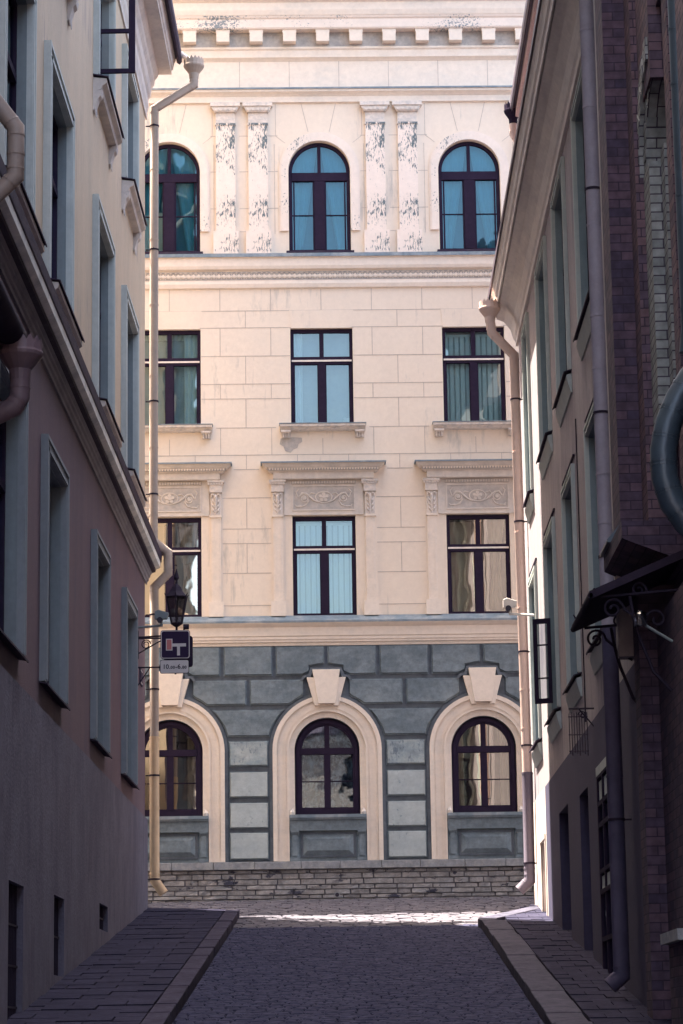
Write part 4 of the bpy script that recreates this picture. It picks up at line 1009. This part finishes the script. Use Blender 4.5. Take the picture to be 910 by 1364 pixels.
# corbelled foot of the piers with sheet covers
mb = MB(); mb.prof(-29.15, -27.1, [(X2d(3.53),4.9),(.30,5.15),(.36,5.18),(.36,5.36),(X2d(3.53),5.36)]); bb(mb, 'ledge', M['brick'])
mb = MB(); mb.prof(-29.2, -28.3, [(.22,5.60),(.40,5.39),(.40,5.362),(.20,5.362)]); bb(mb, 'ledge_cover', M['pipe_teal'])
mb = MB(); mb.box(-28.95,-25.5,X2d(3.56),X2d(3.32),-.5,4.5); mb.box(-28.95,-28.4,X2d(3.56),X2d(3.12),-.5,4.9); mb.box(-27.4,-26.0,X2d(3.56),X2d(3.2),-.5,.95); bb(mb, 'lower_pier', M['brick'])
mb = MB(); mb.box(-27.45,-25.95,X2d(3.56),X2d(3.12),.95,1.06); bb(mb, 'plinth_cap', M['ledge'])
# teal downpipe swelling round the ledge
pp = [(-25.5,X2d(3.43),15),(-25.5,X2d(3.43),7.0),(-25.5,X2d(3.40),6.75)]
pipe(BB, BO, pp, .085, M['pipe_teal'], joints=(10.2,9.6,8.4,7.2))
arc = []
for i in range(11):
    a = R(60+i*24); arc.append((-25.6, X2d(3.40)+.0-.32*math.cos(a)*1.0+.05, 5.72+.85*math.cos(R(-10+i*19.5))))
arc = [(-25.6, X2d(x), z) for x, z in ((3.62,6.72),(3.44,6.52),(3.30,6.30),(3.19,6.05),(3.13,5.78),(3.13,5.50),(3.20,5.24),(3.33,5.04),(3.48,4.90),(3.66,4.80))]
pipe(BB, BO, arc, .135, M['pipe_teal'], name='swan_neck_duct')

# ---- canopy on scroll brackets
CA = empty('door_canopy', (3.3, 28.2, 4.5), R(-90), 'dark sheet metal canopy on wrought iron scrolls over the brick house door', 'canopy')
CO = (-28.2, RX-3.3, 4.5)
def ca(mb, name, m, p=None, **k): return mb.build(name, m, p or CA, CO, **k)
cf = RX-2.47
mb = MB(); mb.prof(-29.3, -27.0, [(X2d(3.53),5.05),(cf,4.60),(cf,4.52),(cf-.02,4.52),(X2d(3.53),4.96)]); ca(mb, 'roof_sheet', M['canopy'])
mb = MB()
for s_ in (-29.32, -27.0): mb.prism([(s_,0),(s_+.02,0),(s_+.02,.01),(s_,.01)], 0, .001) if 0 else None
for s_ in (-29.3, -28.5, -27.75, -27.03): mb.tube([(s_,X2d(3.53),4.98),(s_,cf-.02,4.56)], .022, 6)
mb.tube([(-29.3,cf-.01,4.55),(-27.0,cf-.01,4.55)], .03, 8); ca(mb, 'canopy_frame', M['iron'])
mb = MB()
mb.tube([(-29.3,cf-.03,4.60),(-29.3,cf-.05,4.67),(-29.3,cf-.02,4.72)], [.02,.015,.006], 6); mb.tube([(-29.3,cf-.05,4.62),(-27.0,cf-.05,4.62)], .012, 6)
ca(mb, 'leaf_crest', M['iron'])
def scroll(cx, cz, r, a0, turns, sgn, s_):
    n = int(turns*20); return [(s_, cx+r*(1-.8*i/n)*math.cos(a0+sgn*2*math.pi*turns*i/n), cz+r*(1-.8*i/n)*math.sin(a0+sgn*2*math.pi*turns*i/n)) for i in range(n+1)]
def br(s_):
    m = MB()
    m.tube([(s_,X2d(3.3),3.55),(s_,X2d(3.12),3.75),(s_,X2d(2.99),4.10),(s_,X2d(2.93),4.35),(s_,X2d(2.90),4.55)], .018, 6)
    m.tube(scroll(X2d(2.72), 4.42, .115, math.pi*1.0, 1.5, -1, s_), .014, 6)
    m.tube([(s_,X2d(2.835),4.42),(s_,X2d(2.93),4.34),(s_,X2d(2.99),4.1)], .016, 6)
    m.tube(scroll(X2d(2.995), 4.62, .085, math.pi*1.1, 1.4, -1, s_), .013, 6)
    m.tube(scroll(X2d(3.17), 4.30, .13, math.pi*1.6, 1.3, 1, s_), .014, 6)
    m.tube([(s_,X2d(3.53),4.62),(s_,X2d(2.6),4.55)], .016, 6)
    return ca(m, 'scroll_bracket', M['iron'])
b1 = br(-29.2); b2 = b1.copy(); col.objects.link(b2); b2.parent = CA; b2.location = b1.location+Vector((2.1,0,0))

# ---- wall lantern near the canopy
WL = empty('entrance_lamp', (3.2, 27.0, 4.2), R(-90), 'small pale glass lamp on the brick wall under the dark canopy', 'lamp')
WO = (-27.0, 0, 4.2)
mb = MB(); mb.tube([(-27,X2d(3.32),4.05),(-27,X2d(3.05),4.22),(-27,X2d(3.0),4.32)], .016, 8); mb.build('arm', M['greyblue'], WL, WO)
mb = MB(); mb.tube([(-27,X2d(2.99),4.38),(-27,X2d(2.99),4.34),(-27,X2d(2.99),4.22)], [.03,.07,.065], 12); mb.build('lamp_shade', M['lampglass'], WL, WO)

# ---- iron hanging sign on the mauve house
IS = empty('iron_hanging_sign', (3.2, 34.9, 3.9), R(-90), 'small wrought iron grille sign hanging beside the glazed door on the right', 'sign')
IO = (-34.9, 0, 3.9)
mb = MB(); mb.tube([(-34.9,0,4.35),(-34.9,.34,4.35)], .012, 6); mb.tube([(-34.9,0,4.10),(-34.9,.2,4.34)], .010, 6); mb.tube(scroll(.16, 4.26, .06, 0, 1.3, 1, -34.9), .007, 5); mb.build('arm', M['iron'], IS, IO)
mb = MB()
for i in range(8): x = .10+i*.034; mb.tube([(-34.9,x,3.72+.02*(i%3)),(-34.9,x,4.30-.015*(i%2))], .006, 5)
for z in (3.78, 4.0, 4.24): mb.tube([(-34.9,.09,z),(-34.9,.35,z)], .007, 5)
mb.build('grille', M['sillmetal'], IS, IO)

# ================================================================== SIGN, LANTERN, CAMERAS
def text_obj(body, size, m, parent, loc, bold=.0):
    cu = bpy.data.curves.new('text', 'FONT'); cu.body = body; cu.size = size; cu.offset = bold; cu.extrude = .0015
    tmp = bpy.data.objects.new('text', cu); col.objects.link(tmp); bpy.context.view_layer.update()
    me = bpy.data.meshes.new_from_object(tmp); col.objects.unlink(tmp); bpy.data.objects.remove(tmp)
    o = bpy.data.objects.new('lettering', me); col.objects.link(o); me.materials.clear(); me.materials.append(m)
    o.parent = parent; o.location = loc; o.rotation_euler = (R(90), 0, 0); return o, max(v.co.x for v in me.vertices)
SY = 46.0
def rrect(x0, x1, z0, z1, r, n=5):
    P = []
    for cx, cz, a in ((x1-r,z1-r,0),(x0+r,z1-r,90),(x0+r,z0+r,180),(x1-r,z0+r,270)):
        for i in range(n+1): t = R(a+90*i/n); P.append((cx+r*math.cos(t), cz+r*math.sin(t)))
    return P
SG = empty('road_sign', (-3.17, SY, 6.49), R(1.0), 'dark square dead end sign with a 10.00-6.00 plate on the left wall bracket', 'sign')
# local frame: x right, y = -d, z up, origin at the middle of the foot
def sg(mb, name, m, p=None): return mb.build(name, m, p or SG)
W2 = .262
sg(MB().prism(rrect(-W2, W2, .24, .755, .05), 0, .012), 'sign_back', M['frame'])
face = sg(MB().prism(rrect(-W2+.008, W2-.008, .248, .747, .045), .012, .015), 'sign_face', M['sign_white'])
navy = sg(MB().prism(rrect(-W2+.022, W2-.022, .262, .733, .035), .015, .018), 'sign_field', M['sign_navy'])
m = MB(); m.box(-.05, .19, .018, .021, .46, .515); m.box(.032, .083, .018, .021, .30, .46); m.box(-.165, -.05, .018, .021, .39, .60); m.build('symbol', M['sign_white'], SG)
sg(MB().box(-.15, -.066, .021, .024, .407, .583), 'symbol_bar', M['sign_red'])
sg(MB().prism(rrect(-W2-.01, W2-.02, -.02, .225, .035), 0, .012), 'plate_back', M['frame'])
sg(MB().prism(rrect(-W2+.0, W2-.03, -.01, .215, .03), .012, .015), 'plate_face', M['sign_white'])
x = -.225
for body, size, dz, gap in (('10', .112, .065, .000), ('.', .10, .065, .000), ('0', .072, .065, .000), ('0', .072, .065, .002), ('-', .112, .062, .000), ('6', .112, .065, .000), ('.', .10, .065, .000), ('0', .072, .065, .000), ('0', .072, .065, 0)):
    o, w = text_obj(body, size, M['black'], SG, (x, -.0165, dz), .0022); x += w+gap+.005
m = MB(); m.prism(rrect(-W2+.06, W2+.045, .10, .66, .05), -.075, -.05); m.build('second_sign_back', M['frame'], SG)
m = MB(); m.tube([(-.72,-.03,.62),(0,-.03,.62)], .014, 6); m.tube([(-.72,-.03,.10),(0,-.03,.10)], .014, 6); m.tube([(0,-.03,-.03),(0,-.03,.76)], .018, 8); m.tube([(-.72,-.03,-.3),(-.45,-.03,.10)], .010, 6)
m.box(-.71,-.68,-.06,.0,-.35,.75); m.build('bracket', M['iron'], SG)

LN = empty('street_lantern', (-3.17, 46.35, 7.3), 0, 'old black six sided street lantern above the dead end sign on the left', 'street lamp')
def hexv(r, z, n=6, off=.52): return [(r*math.cos(off+2*math.pi*i/n), r*math.sin(off+2*math.pi*i/n), z) for i in range(n)]
m = MB()
lo, hi = hexv(.105, .12), hexv(.205, .60)
for i in range(6):
    a, b = lo[i], hi[i]; m.tube([(a[0],-a[1],a[2]),(b[0],-b[1],b[2])], .013, 6)
    a2, b2 = lo[(i+1)%6], hi[(i+1)%6]; m.tube([(a[0],-a[1],a[2]),(a2[0],-a2[1],a2[2])], .012, 6); m.tube([(b[0],-b[1],b[2]),(b2[0],-b2[1],b2[2])], .014, 6)
    m.tube([(b[0],-b[1],.60),(b[0]*1.18,-b[1]*1.18,.66)], [.014,.006], 6)
m.tube([(0,0,.06),(0,0,.10),(0,0,.13)], [.03,.09,.11], 6); m.tube([(0,0,-.02),(0,0,.07)], .02, 8)
m.build('cage', M['iron'], LN)
m = MB(); lo2, hi2 = hexv(.100, .125), hexv(.198, .595)
m.add(lo2+hi2, [(i,(i+1)%6,6+(i+1)%6,6+i) for i in range(6)]); m.build('lantern_glass', M['lampglass'], LN)
m = MB(); r1, r2, r3 = hexv(.215, .60), hexv(.13, .70), hexv(.09, .78)
m.add(r1+r2+r3+hexv(.03, .84), [(6*k+i,6*k+(i+1)%6,6*k+6+(i+1)%6,6*k+6+i) for k in range(3) for i in range(6)]+[tuple(range(18,24)), tuple(range(5,-1,-1))])
m.tube([(0,0,.83),(0,0,.90),(0,0,.95),(0,0,1.02),(0,0,1.12)], [.025,.02,.05,.03,.006], 8); m.build('lantern_roof', M['iron'], LN)
m = MB(); m.tube([(-.70,0,-.12),(-.3,0,-.10),(0,0,-.05),(.0,0,.0)], .016, 8); m.tube([(-.70,0,-.42),(-.35,0,-.22),(-.1,0,-.10)], .012, 8)
m.tube([(-.55+.09*math.cos(t)*(1-t/16), 0, -.25+.09*math.sin(t)*(1-t/16)) for t in [k*.4 for k in range(24)]], .009, 6)
m.tube([(0,0,-.05),(.10,0,-.03),(.17,0,.05)], .012, 8); m.tube([(.12,0,.06),(.22,0,.06)], .05, 10); m.box(-.71,-.68,-.04,.04,-.5,.0); m.build('wall_arm', M['iron'], LN)
for k in ('sign',): pass

def cctv(loc, sx, label, body_m):
    e = empty('security_camera', loc, 0, label, 'camera')
    m = MB(); m.prism([(-.12*1,-.06),(.10,-.06),(.13,.05),(-.05,.11),(-.12,.08)], -.06, .06); m.build('housing', body_m, e, bevel=.01)
    m = MB(); m.tube([(sx*.05,0,-.02),(sx*-.45,0,-.22)], .018, 8) if 0 else m.tube([(0,0,-.06),(0,0,-.17),(sx*.42,0,-.20)], .022, 8); m.build('arm', body_m, e)
    m = MB(); m.disc(-sx*.0-.03, -.075, .05, -.04, .07, 12); m.build('lens', M['black'], e); return e
cctv((-3.42, 46.1, 7.52), -1, 'small grey security camera on an arm in front of the left ochre downpipe', M['greyblue'])
cctv((2.76, 45.6, 7.55), 1, 'small pale security camera beside the pink downpipe on the right', M['pale_plastic'])

# ================================================================== house closing the street behind the camera (seen in reflections)
HB = empty('house_behind', (0, -26, A0+SL*14), 0, 'warm pale house closing the street behind the viewer, seen reflected in windows', 'house')
HO = (0, 0, 0)
m = MB(); wall_sheet(m, -22, 22, 0, 17, [(x-.7,x+.7,z,z+2,False) for x in range(-20,21,4) for z in (2,6,10,13.8)], .2); m.box(-22,22,-8,-1,0,17)
w = m.build('wall', M['backhouse'], HB); w.rotation_euler = (0,0,R(180))
m = MB()
for x in range(-20,21,4):
    for z in (2,6,10,13.8): m.box(x-.75,x+.75,-.3,-.19,z-.05,z+2.05)
w = m.build('windows', M['glass_dark'], HB); w.rotation_euler = (0,0,R(180))
m = MB(); m.prof(-22.4, 22.4, [(.5,17),(.5,17.2),(-4,21),(-8.5,17.2),(-8.5,17)]); w = m.build('roof', M['roof'], HB); w.rotation_euler = (0,0,R(180))
